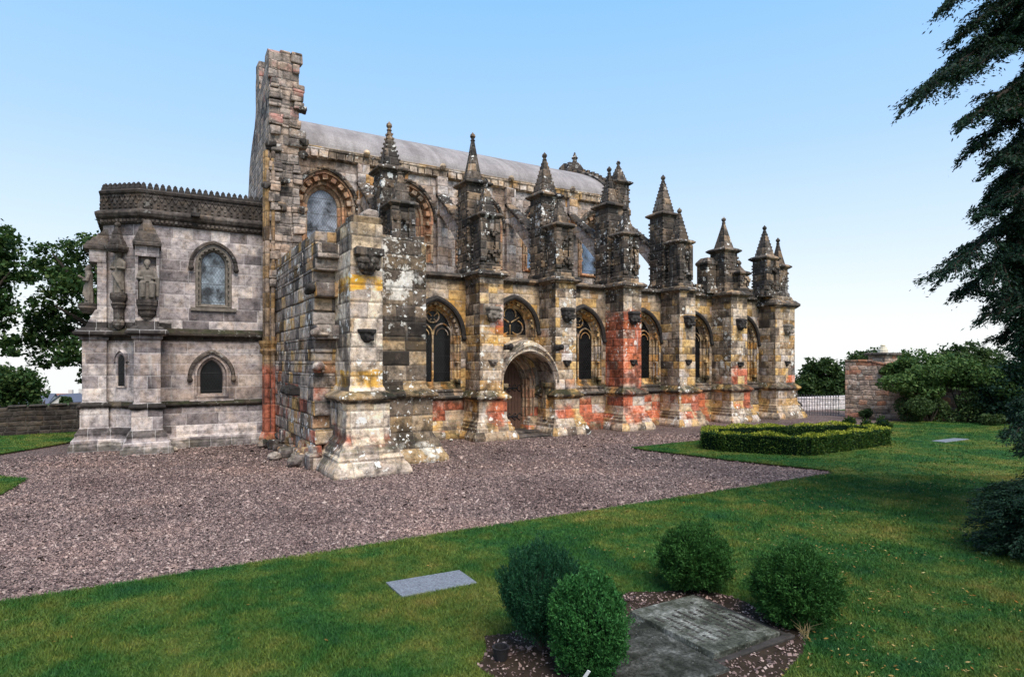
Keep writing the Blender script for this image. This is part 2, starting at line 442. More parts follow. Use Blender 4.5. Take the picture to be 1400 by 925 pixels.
def m_roof():
    t = NT("roof_slab_stone")
    P = t.n("NewGeometry").outputs['Position']
    X, Y, Z = t.sep(P)
    a = t.noise(P, 1.3, 5, .6)
    b = t.noise(P, 22, 4, .7)
    c = t.ramp(a, [(.25, (.225, .208, .204)), (.5, (.30, .278, .272)), (.75, (.38, .352, .343))])
    c = t.mix(.8, c, t.ramp(b, [(.3, (.6, .6, .6)), (.7, (1.12, 1.1, 1.1))]), 'MULTIPLY')
    mp = t.n('Mapping')
    t.l(P, mp.inputs[0])
    mp.inputs['Scale'].default_value = (2.5, .5, .5)
    c = t.mix(.6, c, t.ramp(t.noise(mp.outputs[0], 1.0, 5, .65), [(.35, (.62, .58, .56)), (.55, (1.05, 1.03, 1.02))]), 'MULTIPLY')
    cr = t.voro(P, .8, 'DISTANCE_TO_EDGE')
    c = t.mix(t.step(cr, .003, .010, .12, 0), c, (.12, .11, .11))
    sm = t.math('ABSOLUTE', t.math('SUBTRACT', t.math('FRACT', t.math('DIVIDE', Z, .62)), .5))
    c = t.mix(t.step(sm, .485, .497, 0, .3), c, (.15, .14, .14))
    return t.fin(c, .9, t.bump(t.math('ADD', b, t.math('MULTIPLY', a, .6)), .35, .02), .15)
M['roof'] = m_roof()

def m_glass(name, pale, lattice=.085, spec=.5, lead_col=(.03, .035, .04)):
    t = NT(name)
    P = t.n("NewGeometry").outputs['Position']
    X, Y, Z = t.sep(P)
    a = t.math('ABSOLUTE', t.math('SUBTRACT', t.math('FRACT', t.math('DIVIDE', t.math('ADD', X, t.math('MULTIPLY', Z, .6)), lattice)), .5))
    b = t.math('ABSOLUTE', t.math('SUBTRACT', t.math('FRACT', t.math('DIVIDE', t.math('SUBTRACT', X, t.math('MULTIPLY', Z, .6)), lattice)), .5))
    lead = t.step(t.math('MAXIMUM', a, b), .42, .46)
    bars = t.math('ABSOLUTE', t.math('SUBTRACT', t.math('FRACT', t.math('DIVIDE', Z, .52)), .5))
    lead = t.math('MAXIMUM', lead, t.step(bars, .47, .485))
    n = t.noise(P, 2.1, 4, .6, .4)
    c = t.ramp(n, [(.36, tuple(min(.02, p) for p in pale)), (.5, tuple(p * .55 for p in pale)), (.66, pale)])
    c = t.mix(t.math('MULTIPLY', lead, .8), c, lead_col)
    return t.fin(c, t.math('MULTIPLY_ADD', lead, .5, .12), t.bump(t.math('ADD', lead, t.math('MULTIPLY', n, .3)), .4, .01), spec)
M['glass_dark'] = m_glass("dark_leaded_glass", (.010, .0105, .011), spec=.2, lead_col=(.008, .008, .009))
M['glass_pale'] = m_glass("sky_toned_leaded_glass", (.42, .47, .56))  # pale base colour stands in for bright sky reflected in the panes
M['glass_mid'] = m_glass("clouded_leaded_glass", (.36, .42, .47))
M['glass_blue'] = m_glass("blue_leaded_glass", (.22, .33, .50))

def plain(name, c, rough=.8, sc=8.0, amt=.4, bump=.3, spec=.25, metal=0.0):
    t = NT(name)
    P = t.n("TexCoord").outputs['Object']
    n = t.noise(P, sc, 5, .65)
    col = t.mix(amt, c, t.ramp(n, [(.25, tuple(x * .3 for x in c)), (.75, tuple(min(1, x * 1.6) for x in c))]))
    t.b.inputs['Metallic'].default_value = metal
    return t.fin(col, rough, t.bump(n, bump, .01), spec)
M['iron'] = plain("black_iron", (.018, .017, .018), .6)
M['paleiron'] = plain("weathered_railing_iron", (.06, .06, .065), .6)
M['wood'] = plain("old_oak", (.115, .062, .042), .75, 5)
M['bark'] = plain("bark", (.045, .034, .026), .95, 6, .6, 1.0)
M['soil'] = plain("soil", (.035, .025, .018), 1.0, 10, .6, 1.0, .05)
M['carve'] = plain("carved_sandstone", (.17, .145, .12), .92, 9, .7, .8, .1)
M['carvedark'] = plain("sooty_carving", (.045, .04, .037), .92, 11, .8, 1.0, .1)
M['slate'] = plain("blue_slate", (.10, .11, .15), .75, 6)
M['render'] = plain("pale_wall_render", (.55, .50, .46), .9, 3, .25)
M['brickred'] = plain("reddish_roof_tile", (.22, .10, .08), .9, 4)
M['potcream'] = plain("cream_pot", (.62, .55, .42), .8, 4, .25)
M['tag'] = plain("white_plastic", (.8, .8, .78), .5, 4, .1)
M['grave'] = plain("blue_grey_slab", (.165, .18, .205), .85, 45, .85, .9, .2)
M['graved'] = None
M['straw'] = plain('dry_straw', (.30, .23, .11), .9)

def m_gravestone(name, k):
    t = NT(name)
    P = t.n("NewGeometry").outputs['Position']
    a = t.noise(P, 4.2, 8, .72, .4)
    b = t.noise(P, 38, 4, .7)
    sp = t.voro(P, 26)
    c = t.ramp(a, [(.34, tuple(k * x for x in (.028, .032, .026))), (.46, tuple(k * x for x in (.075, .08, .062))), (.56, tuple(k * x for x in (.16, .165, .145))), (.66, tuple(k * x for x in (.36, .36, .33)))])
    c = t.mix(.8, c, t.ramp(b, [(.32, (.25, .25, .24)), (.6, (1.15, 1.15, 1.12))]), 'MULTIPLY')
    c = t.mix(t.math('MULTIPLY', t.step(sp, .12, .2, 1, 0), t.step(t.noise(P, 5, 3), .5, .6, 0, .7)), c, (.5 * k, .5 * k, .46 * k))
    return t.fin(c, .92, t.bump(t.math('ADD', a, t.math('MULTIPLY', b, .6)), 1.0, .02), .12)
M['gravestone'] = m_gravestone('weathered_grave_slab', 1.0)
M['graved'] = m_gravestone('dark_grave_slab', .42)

def m_leaf(name, a, b, c=None, rough=.65, trans=.25, gloss=.14, big=None):
    """leaf colour differs from leaf to leaf"""
    t = NT(name)
    g = t.n("NewGeometry")
    r = g.outputs['Random Per Island']
    col = t.ramp(r, [(0, a), (.6, b), (1.0, c or b)])
    n = t.noise(g.outputs['Position'], big or 1.2, 3)
    col = t.mix(.6, col, t.ramp(n, [(.3, (.6, .7, .6)), (.7, (1.25, 1.15, 1.0))]), 'MULTIPLY')
    t.fin(col, rough, None, gloss)
    tr = t.n("BsdfTranslucent")
    t.put(tr.inputs[0], t.mix(.5, col, (.06, .12, .01)))
    ms = t.n("MixShader")
    ms.inputs[0].default_value = trans
    t.l(t.b.outputs[0], ms.inputs[1])
    t.l(tr.outputs[0], ms.inputs[2])
    t.l(ms.outputs[0], t.out.inputs[0])
    return t.m
M['leaf_syc'] = m_leaf("broad_leaf", (.016, .042, .016), (.042, .088, .026), (.09, .125, .04))
M['leaf_far'] = m_leaf("far_leaf", (.022, .046, .02), (.05, .085, .03), (.08, .115, .04), big=.3)
M['leaf_mid'] = m_leaf("mid_green_leaf", (.032, .075, .025), (.07, .125, .036), (.11, .165, .05), big=.6)
M['leaf_conifer'] = m_leaf("cypress_scale_leaf", (.004, .014, .010), (.008, .027, .017), (.018, .052, .028), rough=.65, trans=.12, gloss=.15)
M['leaf_yew'] = m_leaf("yew_leaf", (.006, .034, .018), (.013, .062, .028), (.03, .10, .042), rough=.55, trans=.1, big=5)
M['leaf_cyp'] = m_leaf("dwarf_cypress_leaf", (.018, .075, .02), (.032, .125, .032), (.06, .18, .05), rough=.55, trans=.12, big=5)
M['leaf_pine'] = m_leaf("dwarf_spruce_leaf", (.016, .058, .013), (.03, .095, .02), (.055, .145, .034), rough=.6, trans=.1, big=5)
M['leaf_box'] = m_leaf("box_leaf", (.02, .06, .016), (.045, .10, .022), (.12, .17, .03), rough=.5, trans=.2, big=4)
M['leaf_gold'] = m_leaf("golden_leaf", (.12, .17, .015), (.32, .34, .035), (.52, .50, .07), rough=.5, trans=.2, big=4)
M['litter'] = m_leaf("fallen_leaf", (.18, .07, .015), (.34, .2, .06), (.42, .34, .16), rough=.8, trans=.1)

def m_lawn(name, blade):
    t = NT(name)
    g = t.n("NewGeometry")
    P = g.outputs['Position']
    n1 = t.noise(P, .55, 4, .6)
    n2 = t.noise(P, 2.6, 4, .65)
    f = t.math('ADD', t.math('MULTIPLY', n1, .6), t.math('MULTIPLY', n2, .4))
    c = t.ramp(f, [(.35, (.012, .064, .019)), (.46, (.030, .094, .017)), (.55, (.088, .128, .023)), (.67, (.19, .165, .042))])
    if blade:
        r = g.outputs['Random Per Island']
        c = t.mix(.55, c, t.ramp(r, [(0, (.35, .5, .4)), (.5, (1, 1, 1)), (.9, (1.5, 1.45, 1.2)), (1, (3.0, 2.4, 1.8))]), 'MULTIPLY')
        return t.fin(c, .6, None, .2)
    n3 = t.noise(P, 60, 3, .7)
    n4 = t.noise(P, 14, 3, .7)
    c = t.mix(.8, c, t.ramp(n3, [(.3, (.35, .4, .35)), (.65, (1.2, 1.2, 1.1))]), 'MULTIPLY')
    return t.fin(c, .9, t.bump(t.math('ADD', n3, n4), .9, .03), .1)
M['lawn'] = m_lawn("lawn_turf", False)
M['blade'] = m_lawn("grass_blade", True)

def m_gravel(pebble):
    t = NT("pebble_stone" if pebble else "gravel")
    g = t.n("NewGeometry")
    P = g.outputs['Position']
    ST = [(0, (.05, .036, .034)), (.3, (.14, .096, .088)), (.6, (.232, .162, .140)), (.85, (.325, .232, .20)), (1, (.47, .37, .32))]
    broad = t.noise(P, .38, 6, .66)
    tint = t.ramp(broad, [(.34, (.62, .57, .57)), (.5, (.94, .92, .92)), (.66, (1.16, 1.06, 1.0))])
    if pebble:
        c = t.mix(1, t.ramp(g.outputs['Random Per Island'], ST), tint, 'MULTIPLY')
        return t.fin(c, .8, None, .25)
    cc = t.sep(t.voro(P, 46, out='Color'))
    ed = t.voro(P, 46, 'DISTANCE_TO_EDGE')
    c = t.ramp(cc[0], ST)
    c = t.mix(1, c, tint, 'MULTIPLY')
    c = t.mix(1, c, (1.25, 1.25, 1.25), 'MULTIPLY')
    c = t.mix(t.step(ed, .02, .16, .55, 0), c, (.02, .017, .016))
    h = t.math('ADD', t.step(ed, 0, .3), t.math('MULTIPLY', cc[1], .8))
    return t.fin(c, .85, t.bump(h, .9, .02), .2)
M['gravel'] = m_gravel(False)
M['pebble'] = m_gravel(True)

def m_field():
    t = NT("distant_field_grass")
    P = t.n("NewGeometry").outputs['Position']
    n = t.noise(P, .02, 4)
    n2 = t.noise(P, 2, 4)
    c = t.ramp(n, [(.35, (.03, .06, .02)), (.5, (.06, .09, .03)), (.65, (.10, .11, .05))])
    c = t.mix(.6, c, t.ramp(n2, [(.3, (.5, .5, .5)), (.7, (1.1, 1.1, 1.1))]), 'MULTIPLY')
    return t.fin(c, 1.0, None, .05)
M['field'] = m_field()
# ------------------------------------------------------------------ ground
def sheet(name, mat, poly, z, skirt=0.0, kind='structure'):
    mb = MB()
    n = len(poly)
    tris = tessellate_polygon([[Vector((x, y, 0)) for x, y in poly]])
    mb.v = [(x, y, z) for x, y in poly]
    mb.f = [tuple(t) for t in tris]
    if skirt:
        mb.v += [(x, y, z - skirt) for x, y in poly]
        mb.f += [(i, (i + 1) % n, n + (i + 1) % n, n + i) for i in range(n)]
    o = mb.build(name, mat)
    return tag(o, kind=kind)

def wavy(poly, step=.35, amp=.035, closed=True):
    out = []
    n = len(poly)
    for i in range(n):
        a, b = Vector(poly[i]), Vector(poly[(i + 1) % n])
        L = (b - a).length
        k = max(1, min(40, int(L / step)))
        nr = Vector((-(b - a).y, (b - a).x)).normalized()
        for j in range(k):
            t = j / k
            p = a.lerp(b, t) + (nr * random.uniform(-amp, amp) if L < 25 else Vector((0, 0)))
            out.append((p.x, p.y))
    return out

GC = (9.0, 14.0)
def ground_z(x, y):
    r = math.hypot(x - GC[0], y - GC[1])
    return -0.02 if r < 30 else -0.02 - .072 * (r - 30) ** 2 / (r - 30 + 12)
gm = MB()
rad = [0, 10, 20, 26, 30, 33, 37, 43, 52, 66, 90, 130, 200, 320, 520, 900, 1500]
for r_ in rad[1:]:
    for k in range(72):
        x, y = GC[0] + r_ * math.cos(k * math.pi / 36), GC[1] + r_ * math.sin(k * math.pi / 36)
        gm.v.append((x, y, ground_z(x, y)))
c0 = len(gm.v)
gm.v.append((*GC, -.02))
for j in range(len(rad) - 2):
    for k in range(72):
        a, b = j * 72 + k, j * 72 + (k + 1) % 72
        gm.f.append((a, b, b + 72, a + 72))
for k in range(72): gm.f.append((c0, k, (k + 1) % 72))
tag(gm.build("ground", M['field'], smooth=True), kind='structure')
sheet("gravel_path", M['gravel'], [(-12, 5), (30, 5), (30, 20), (27, 30), (-12, 30)], -.008)
LAWN_A = [(-9, -8), (27, -8), (30.5, 8.5), (29.4, 11.6), (28.3, 12.3), (25.7, 13.75), (20, 13.6), (14.5, 13.4), (11.65, 13.25), (11.7, 12.7), (12.26, 10.35), (12.95, 8.25), (12.6, 7.95), (9.3, 7.9), (3.5, 7.88), (-9, 7.75)]
LAWN_B = [(-12, 20.2), (-3.3, 20.6), (-2.4, 21.9), (-1.9, 22.8), (-1.0, 25.2), (-1.0, 26.0), (-12, 25.4)]
LAWN_C = [(-12, 14.0), (-2.3, 14.2), (-2.12, 15.9), (-2.66, 16.55), (-12, 16.7)]
for p in (LAWN_A, LAWN_B, LAWN_C):
    w = wavy(p)
    sheet("lawn_edge", M['soil'], offset(w, .01), .02, .05)
    sheet("lawn", M['lawn'], w, .042, .02)

# ------------------------------------------------------------------ arches
def outline(c, hw, zs, rise, z0, n=12):
    """open path bottom-left, up, over a two-centred arch, down to bottom-right"""
    Rr = (rise * rise + hw * hw) / (2 * hw)
    pts = [(c - hw, z0)]
    a1 = math.asin(min(1, rise / Rr)) if Rr >= hw else math.pi / 2
    if Rr > hw + 1e-6:
        for i in range(n + 1):
            a = a1 * i / n
            pts.append((c - hw + Rr - Rr * math.cos(a), zs + Rr * math.sin(a)))
        pts += [(2 * c - x, z) for x, z in pts[-2:0:-1]]
    else:
        for i in range(2 * n + 1):
            a = math.pi * i / (2 * n)
            pts.append((c - hw * math.cos(a), zs + rise * math.sin(a)))
    pts.append((c + hw, z0))
    return pts

def arch_loft(mb, c, stops, n=12, jambs=True, axis='y', close=False):
    """stops: [(half width, spring z, rise, sill z, y)]"""
    rings = []
    for hw, zs, rise, z0, y in stops:
        o = outline(c, hw, zs, rise, z0, n)
        if not jambs: o = o[1:-1]
        rings.append([(x, y, z) for x, z in o])
    if close: rings.append(rings[0])
    mb.loft(rings, False, False, closed=jambs)

def arch_fill(mb, c, hw, zs, rise, z0, y, n=12):
    o = outline(c, hw, zs, rise, z0, n)
    mb.add([(x, y, z) for x, z in o], [tuple(range(len(o)))])

def wall_face(mb, x0, x1, z0, z1, y, holes):
    polys = [[Vector((x0, z0, 0)), Vector((x1, z0, 0)), Vector((x1, z1, 0)), Vector((x0, z1, 0))]]
    for h in holes: polys.append([Vector((x, z, 0)) for x, z in h])
    tris = tessellate_polygon(polys)
    flat = [p for q in polys for p in q]
    mb.add([(p.x, y, p.y) for p in flat], [tuple(t) for t in tris])

def arch_points(c, hw, zs, rise, n):
    o = outline(c, hw, zs, rise, zs, 40)[1:-1]
    d = [0]
    for a, b in zip(o, o[1:]): d.append(d[-1] + math.dist(a, b))
    out = []
    for i in range(n):
        t = d[-1] * (i + .5) / n
        k = max(j for j in range(len(d)) if d[j] <= t)
        k = min(k, len(o) - 2)
        f = (t - d[k]) / max(d[k + 1] - d[k], 1e-6)
        a, b = o[k], o[k + 1]
        out.append((a[0] + (b[0] - a[0]) * f, a[1] + (b[1] - a[1]) * f, math.atan2(b[1] - a[1], b[0] - a[0])))
    return out

def knob(mb, c, s, jit=.35):
    """small chunky carved lump"""
    vs = []
    for dz in (-1, 1):
        for dy in (-1, 1):
            for dx in (-1, 1):
                vs.append(tuple(c[i] + s * (1, 1, 1)[i] * (dx, dy, dz)[i] * random.uniform(1 - jit, 1) for i in range(3)))
    mb.add(vs, [(0, 2, 3, 1), (4, 5, 7, 6), (0, 1, 5, 4), (1, 3, 7, 5), (3, 2, 6, 7), (2, 0, 4, 6)])

# ------------------------------------------------------------------ the chapel
CH = empty("stone_chapel", (4, 19, 0), "old weathered stone chapel with rows of dark pinnacles and a ruined end wall", "chapel")
BX = [6.4, 9.25, 12.07, 14.97, 17.7, 20.6]
NY = 18.0
PLINTH = [(.30, -.1), (.30, .12), (.27, .16), (.20, .34), (.20, .40), (.15, .43), (.15, .52), (.10, .58), (.06, .70), (.06, 1.2)]

# aisle wall: plinth zone, face with openings, body behind
WIN = {7.82: 'win', 10.66: 'door', 13.52: 'win', 16.36: 'win', 19.15: 'win', 22.1: 'win'}
mb = MB()
mb.poly_loft([(4.6, NY), (10.02, NY), (10.02, 26), (4.6, 26)], PLINTH + [(.0, 1.2)], True, True)
mb.poly_loft([(11.32, NY), (24.5, NY), (24.5, 26), (11.32, 26)], PLINTH + [(.0, 1.2)], True, True)
holes = []
for c, k in WIN.items():
    if k == 'win': holes.append(outline(c, .84, 3.32, 1.0, 1.5))
    else: holes += [outline(c, .84, 3.55, .95, 3.02), outline(c, .66, 1.62, 1.05, 1.2001)]
holes_top = [h for h in holes]
wall_face(mb, 4.6, 24.5, 1.2, 5.1, NY, holes_top)
mb.add([(24.5, NY, 1.2), (24.5, 26, 1.2), (24.5, 26, 5.1), (24.5, NY, 5.1)], [(0, 1, 2, 3)])
mb.add([(4.6, NY, 5.1), (24.5, NY, 5.1), (24.5, 26, 5.1), (4.6, 26, 5.1)], [(0, 1, 2, 3)])
mb.add([(4.6, 26, 1.2), (24.5, 26, 1.2), (24.5, 26, 5.1), (4.6, 26, 5.1)], [(0, 1, 2, 3)])
mb.box(4.7, 24.3, 18.95, 19.1, 0, 5.05)
mb.build("aisle_wall", M['wall'], CH)
mb = MB()
SC1 = [(-.02, 1.19), (.13, 1.235), (.17, 1.28), (.17, 1.32), (.05, 1.43), (-.02, 1.46)]
for x0, x1 in ((4.7, 9.66), (11.66, 24.5)):
    mb.loft([[(x0, NY - o, z) for o, z in SC1], [(x1, NY - o, z) for o, z in SC1]])
SC2 = [(-.02, 5.0), (.10, 5.06), (.17, 5.10), (.17, 5.17), (.10, 5.21), (-.02, 5.24)]
for x0, x1 in ((4.7, 24.6),):
    mb.loft([[(x0, NY - o, z) for o, z in SC2], [(x1, NY - o, z) for o, z in SC2]])
mb.loft([[(24.5 + o, NY - .1, z) for o, z in SC1], [(24.5 + o, 25, z) for o, z in SC1]])
mb.build("string_course", M['dark'], CH)

def aisle_window(c, sill=1.5, spring=3.32, rise=1.0, over_door=False):
    f = MB()
    s2 = sill + .28
    arch_loft(f, c, [(.84, spring, rise, sill, NY), (.825, spring, rise - .015, sill + .05, NY + .07), (.79, spring, rise - .05, sill + .06, NY + .085), (.77, spring, rise - .07, sill + .07, NY + .17), (.73, spring, rise - .11, sill + .12, NY + .185), (.71, spring, rise - .13, sill + .15, NY + .26), (.68, spring, rise - .16, s2 - .02, NY + .27), (.66, spring, rise - .18, s2, NY + .36)])
    for x, z, a in arch_points(c, .755, spring, rise - .085, 15 if not over_door else 13):
        s_ = random.uniform(.036, .05)
        knob(f, (x, NY + .11, z), s_ * 1.3)
    if not over_door:
        for sg in (-1, 1):
            for yy, hh in ((.21, .73), (.09, .80)):
                f.tube([(c + sg * hh, NY + yy, sill + .12), (c + sg * hh, NY + yy, spring - .1)], .035, 7)
                f.lathe(c + sg * hh, NY + yy, [(.04, spring - .16), (.065, spring - .04), (.07, spring)], 8)
                f.lathe(c + sg * hh, NY + yy, [(.07, sill + .06), (.05, sill + .2)], 8)
            knob(f, (c + sg * .74, NY + .1, sill + .95), .07)
            knob(f, (c + sg * .76, NY + .05, sill + .32), .085)
    w = f.build("window", M['warm'], CH)
    h = MB()
    arch_loft(h, c, [(.85, spring - .1, rise + .1, 0, NY - .002), (.86, spring - .1, rise + .11, 0, NY - .08), (.92, spring - .1, rise + .17, 0, NY - .11), (1.0, spring - .1, rise + .25, 0, NY - .07), (1.03, spring - .1, rise + .28, 0, NY - .002)], jambs=False)
    for sg in (-1, 1): h.ball((c + sg * .94, NY - .07, spring - .15), .085, 7, 5)
    h.build("hood_mould", M['carvedark'], w)
    g = MB()
    arch_fill(g, c, .68, spring, rise - .16, s2, NY + .34)
    g.build("glass", M['glass_dark'], w)
    t = MB()
    y = NY + .31
    def bar(pts, r=.034): t.tube([(x, y, z) for x, z in pts], r, 6)
    if not over_door:
        bar([(c, s2 - .02), (c, spring + .1)])
        for sg in (-1, 1):
            o = outline(c + sg * .33, .31, spring - .05, .36, s2)
            bar(o[1:-1] , .03)
            bar([(c + sg * .64, s2), (c + sg * .64, spring)], .03)
            # cusps of the light
            o2 = outline(c + sg * .33, .2, spring - .06, .22, s2)
            bar(o2[1:-1], .018)
        bar([(c + .22 * math.cos(a * math.pi / 8), spring + .54 + .20 * math.sin(a * math.pi / 8)) for a in range(17)], .026)
        for k in range(4):
            a = k * math.pi / 2 + .785
            bar([(c + .2 * math.cos(a), spring + .5 + .2 * math.sin(a)), (c + .06 * math.cos(a), spring + .5 + .06 * math.sin(a))], .02)
    else:
        zc = spring + .18
        for k in range(3):
            a0 = math.pi / 2 + k * 2 * math.pi / 3
            cx, cz = c + .31 * math.cos(a0), zc + .31 * math.sin(a0) * .95
            bar([(cx + .235 * math.cos(a0 + b), cz + .235 * math.sin(a0 + b)) for b in [x_ * .32 - 1.92 for x_ in range(13)]], .026)
            b = a0 + math.pi / 3
            bar([(c + .05 * math.cos(b), zc + .05 * math.sin(b)), (c + .42 * math.cos(b), zc + .42 * math.sin(b))], .024)
        bar([(c - .66, s2), (c + .66, s2)], .03)
    o = outline(c, .65, spring, rise - .19, s2 + .01)
    bar(o, .03)
    t.build("tracery", M['warm'], w)
    if not over_door:
        sl = MB()
        sl.loft([[(c - .9, NY - a, z) for a, z in ((-.05, sill - .05), (.03, sill - .05), (.05, sill - .01), (-.05, sill + .05))], [(c + .9, NY - a, z) for a, z in ((-.05, sill - .05), (.03, sill - .05), (.05, sill - .01), (-.05, sill + .05))]])
        sl.build("sill", M['dark'], w)

for c, k in WIN.items():
    if k == 'win': aisle_window(c)
    else: aisle_window(c, 3.02, 3.55, .95, True)

# doorway between two buttresses: porch arch, inner moulded arch, oak door
dc = 10.66
mb = MB()
arch_loft(mb, dc, [(.66, 1.62, 1.05, 0, NY - .001), (.64, 1.62, 1.02, 0, NY - .07), (.58, 1.62, .97, 0, NY - .06), (.56, 1.62, .94, 0, NY + .08), (.52, 1.62, .89, 0, NY + .09), (.50, 1.62, .87, 0, NY + .2), (.46, 1.62, .82, 0, NY + .22), (.44, 1.62, .8, 0, NY + .36)])
arch_loft(mb, dc, [(.67, 1.6, 1.06, 0, NY - .002), (.70, 1.6, 1.10, 0, NY - .12), (.78, 1.6, 1.18, 0, NY - .1), (.80, 1.6, 1.2, 0, NY - .002)], jambs=False)
for sg in (-1, 1):
    for hh, yy in ((.60, -.05), (.53, .09), (.47, .22), (.68, -.11)):
        mb.tube([(dc + sg * hh, NY + yy, .2), (dc + sg * hh, NY + yy, 1.5)], .03, 7)
        mb.lathe(dc + sg * hh, NY + yy, [(.035, 1.42), (.06, 1.52), (.055, 1.56), (.075, 1.62)], 8)
        mb.lathe(dc + sg * hh, NY + yy, [(.08, .02), (.08, .12), (.045, .24)], 8)
DW = mb.build("doorway", M['orange'], CH)
mb = MB()
arch_fill(mb, dc, .46, 1.62, .82, 0, NY + .33)
D = mb.build("door", M['wood'], DW)
mb = MB()
for k in range(7): mb.box(dc - .44 + k * .125, dc - .44 + k * .125 + .115, NY + .295, NY + .328, .02, 2.28 if k in (2, 3, 4) else (2.05 if k in (1, 5) else 1.75))
mb.build("door_board", M['wood'], DW)
for z in (.55, 1.52):
    mb = MB()
    mb.box(dc - .42, dc + .3, NY + .27, NY + .293, z - .025, z + .025)
    for xx in (-.1, .12, .3):
        for sg in (-1, 1):
            mb.tube([(dc + xx - .08, NY + .28, z), (dc + xx, NY + .28, z + sg * .07), (dc + xx + .07, NY + .28, z + sg * .12), (dc + xx + .1, NY + .28, z + sg * .07)], .014, 5)
    mb.build("hinge", M['iron'], DW)
mb = MB()
rings = []
px0, px1 = BX[1] + .428, BX[2] - .428
hwp = (px1 - px0) / 2
pc = (px0 + px1) / 2
arch_loft(mb, pc, [(hwp - .005, 1.72, .98, 1.4, NY - .01), (hwp - .005, 1.72, .98, 1.4, 17.12), (hwp - .005, 1.72, 1.0, 1.4, 17.06), (hwp + .03, 1.72, 1.05, 1.4, 17.0), (hwp + .05, 1.72, 1.10, 1.4, 17.03), (hwp + .06, 1.72, 1.16, 1.4, 17.0), (hwp + .09, 1.72, 1.22, 1.4, 16.93), (hwp + .10, 1.74, 1.29, 1.4, 16.92), (hwp + .10, 1.75, 1.35, 1.4, 16.98)], n=16, jambs=False)
arch_loft(mb, pc, [(hwp + .10, 1.75, 1.35, 1.4, 16.98), (hwp + .08, 1.76, 1.38, 1.4, 17.2), (hwp + .08, 1.76, 1.42, 1.4, NY - .005)], n=16, jambs=False)
PA = mb.build("porch_arch", M['pier'], CH)
for x in (px0 + .12, px1 - .12):
    mb = MB()
    mb.rect_loft(x - .1, x + .1, 17.25, 17.45, [(0, .5), (.0, 1.5), (.06, 1.6), (.06, 1.72)])
    mb.build("porch_respond", M['warm'], PA, bevel=.01)
for sg, x in ((1, px0 + .04), (-1, px1 - .02)):
    mb = MB()
    for k in range(4):
        knob(mb, (x + random.uniform(-.05, .05), 16.88 - k * .07, 2.86 + random.uniform(-.03, .05)), .10 - k * .008)
    mb.ball((x, 16.62, 2.9), .09, 8, 6)
    mb.build("carved_beast", M['carvedark'], PA, remesh=.018)
mb = MB()
mb.box(px0 - .1, px1 + .1, 16.75, NY - .02, -.05, .075)
mb.box(px0 + .05, px1 - .05, 17.35, NY + .3, .07, .15)
mb.build("doorstep", M['greydark'], CH, bevel=.02)

# buttresses
def canopy(c, y, z, s=1.0):
    m = MB()
    m.loft([[(c - a * s, y + .02, z + b * s), (c - a * s * .7, y - d * s, z + b * s), (c + a * s * .7, y - d * s, z + b * s), (c + a * s, y + .02, z + b * s)] for a, d, b in ((.22, .14, .34), (.27, .20, .30), (.27, .2, .24), (.24, .17, .22), (.24, .17, .1), (.17, .12, -.05), (.10, .07, -.14))][::-1])
    for k in range(15):
        knob(m, (c + random.uniform(-.22, .22) * s, y - random.uniform(.12, .18) * s, z + random.uniform(-.02, .22) * s), .045 * s)
    for k in range(3): m.ball((c + (k - 1) * .16 * s, y - .16 * s, z - .02), .055 * s, 6, 5)
    return m
def corbel(c, y, z, s=1.0):
    m = MB()
    m.loft([[(c + a * s * math.cos(t), y + .03 - d * s * math.sin(t), z + b * s) for t in [math.pi * i / 6 for i in range(7)]] for a, d, b in ((.05, .05, -.2), (.12, .12, -.12), (.15, .16, -.02), (.19, .2, 0), (.19, .2, .06))])
    for k in range(9): knob(m, (c + random.uniform(-.12, .12) * s, y - random.uniform(.06, .13) * s, z - random.uniform(.0, .14) * s), .035 * s)
    return m

BP = [(.36, -.1), (.36, .10), (.33, .17), (.26, .30), (.26, .37), (.20, .40), (.20, .47), (.16, .50), (.16, .57), (.10, .62), (.08, .72), (.08, 1.2), (.14, 1.23), (.19, 1.28), (.19, 1.33), (.05, 1.46), (0, 1.5)]
def buttress(c, w=.43, y0=17.0, top=5.02, mat='butt', can=True):
    m = MB()
    m.rect_loft(c - w, c + w, y0, NY + .01, BP + [(0, top)], True, False)
    m.rect_loft(c - w, c + w, y0, NY + .3, [(0, top), (.08, top + .04), (.13, top + .09), (.13, top + .15), (.06, top + .2), (-.05, top + .27)], False, True)
    b = m.build("buttress", M[mat], CH, bevel=.012)
    if can:
        m = MB()
        m.rect_loft(c - w, c + w, y0, NY - .16, [(.085, top + .05), (.15, top + .10), (.15, top + .16), (.05, top + .24)], True, True)
        m.build("cap_string", M['dark'], b)
        canopy(c + .03, y0, 3.85 + random.uniform(-.06, .06)).build("niche_canopy", M['carve'] if c < 12 else M['carvedark'], b, remesh=.016)
        corbel(c + .03, y0, 2.42 + random.uniform(-.06, .06), .9).build("corbel", M['carve'] if c < 12 else M['carvedark'], b, remesh=.016)
    return b
for c in BX: buttress(c, .42 if c < 20 else .48)

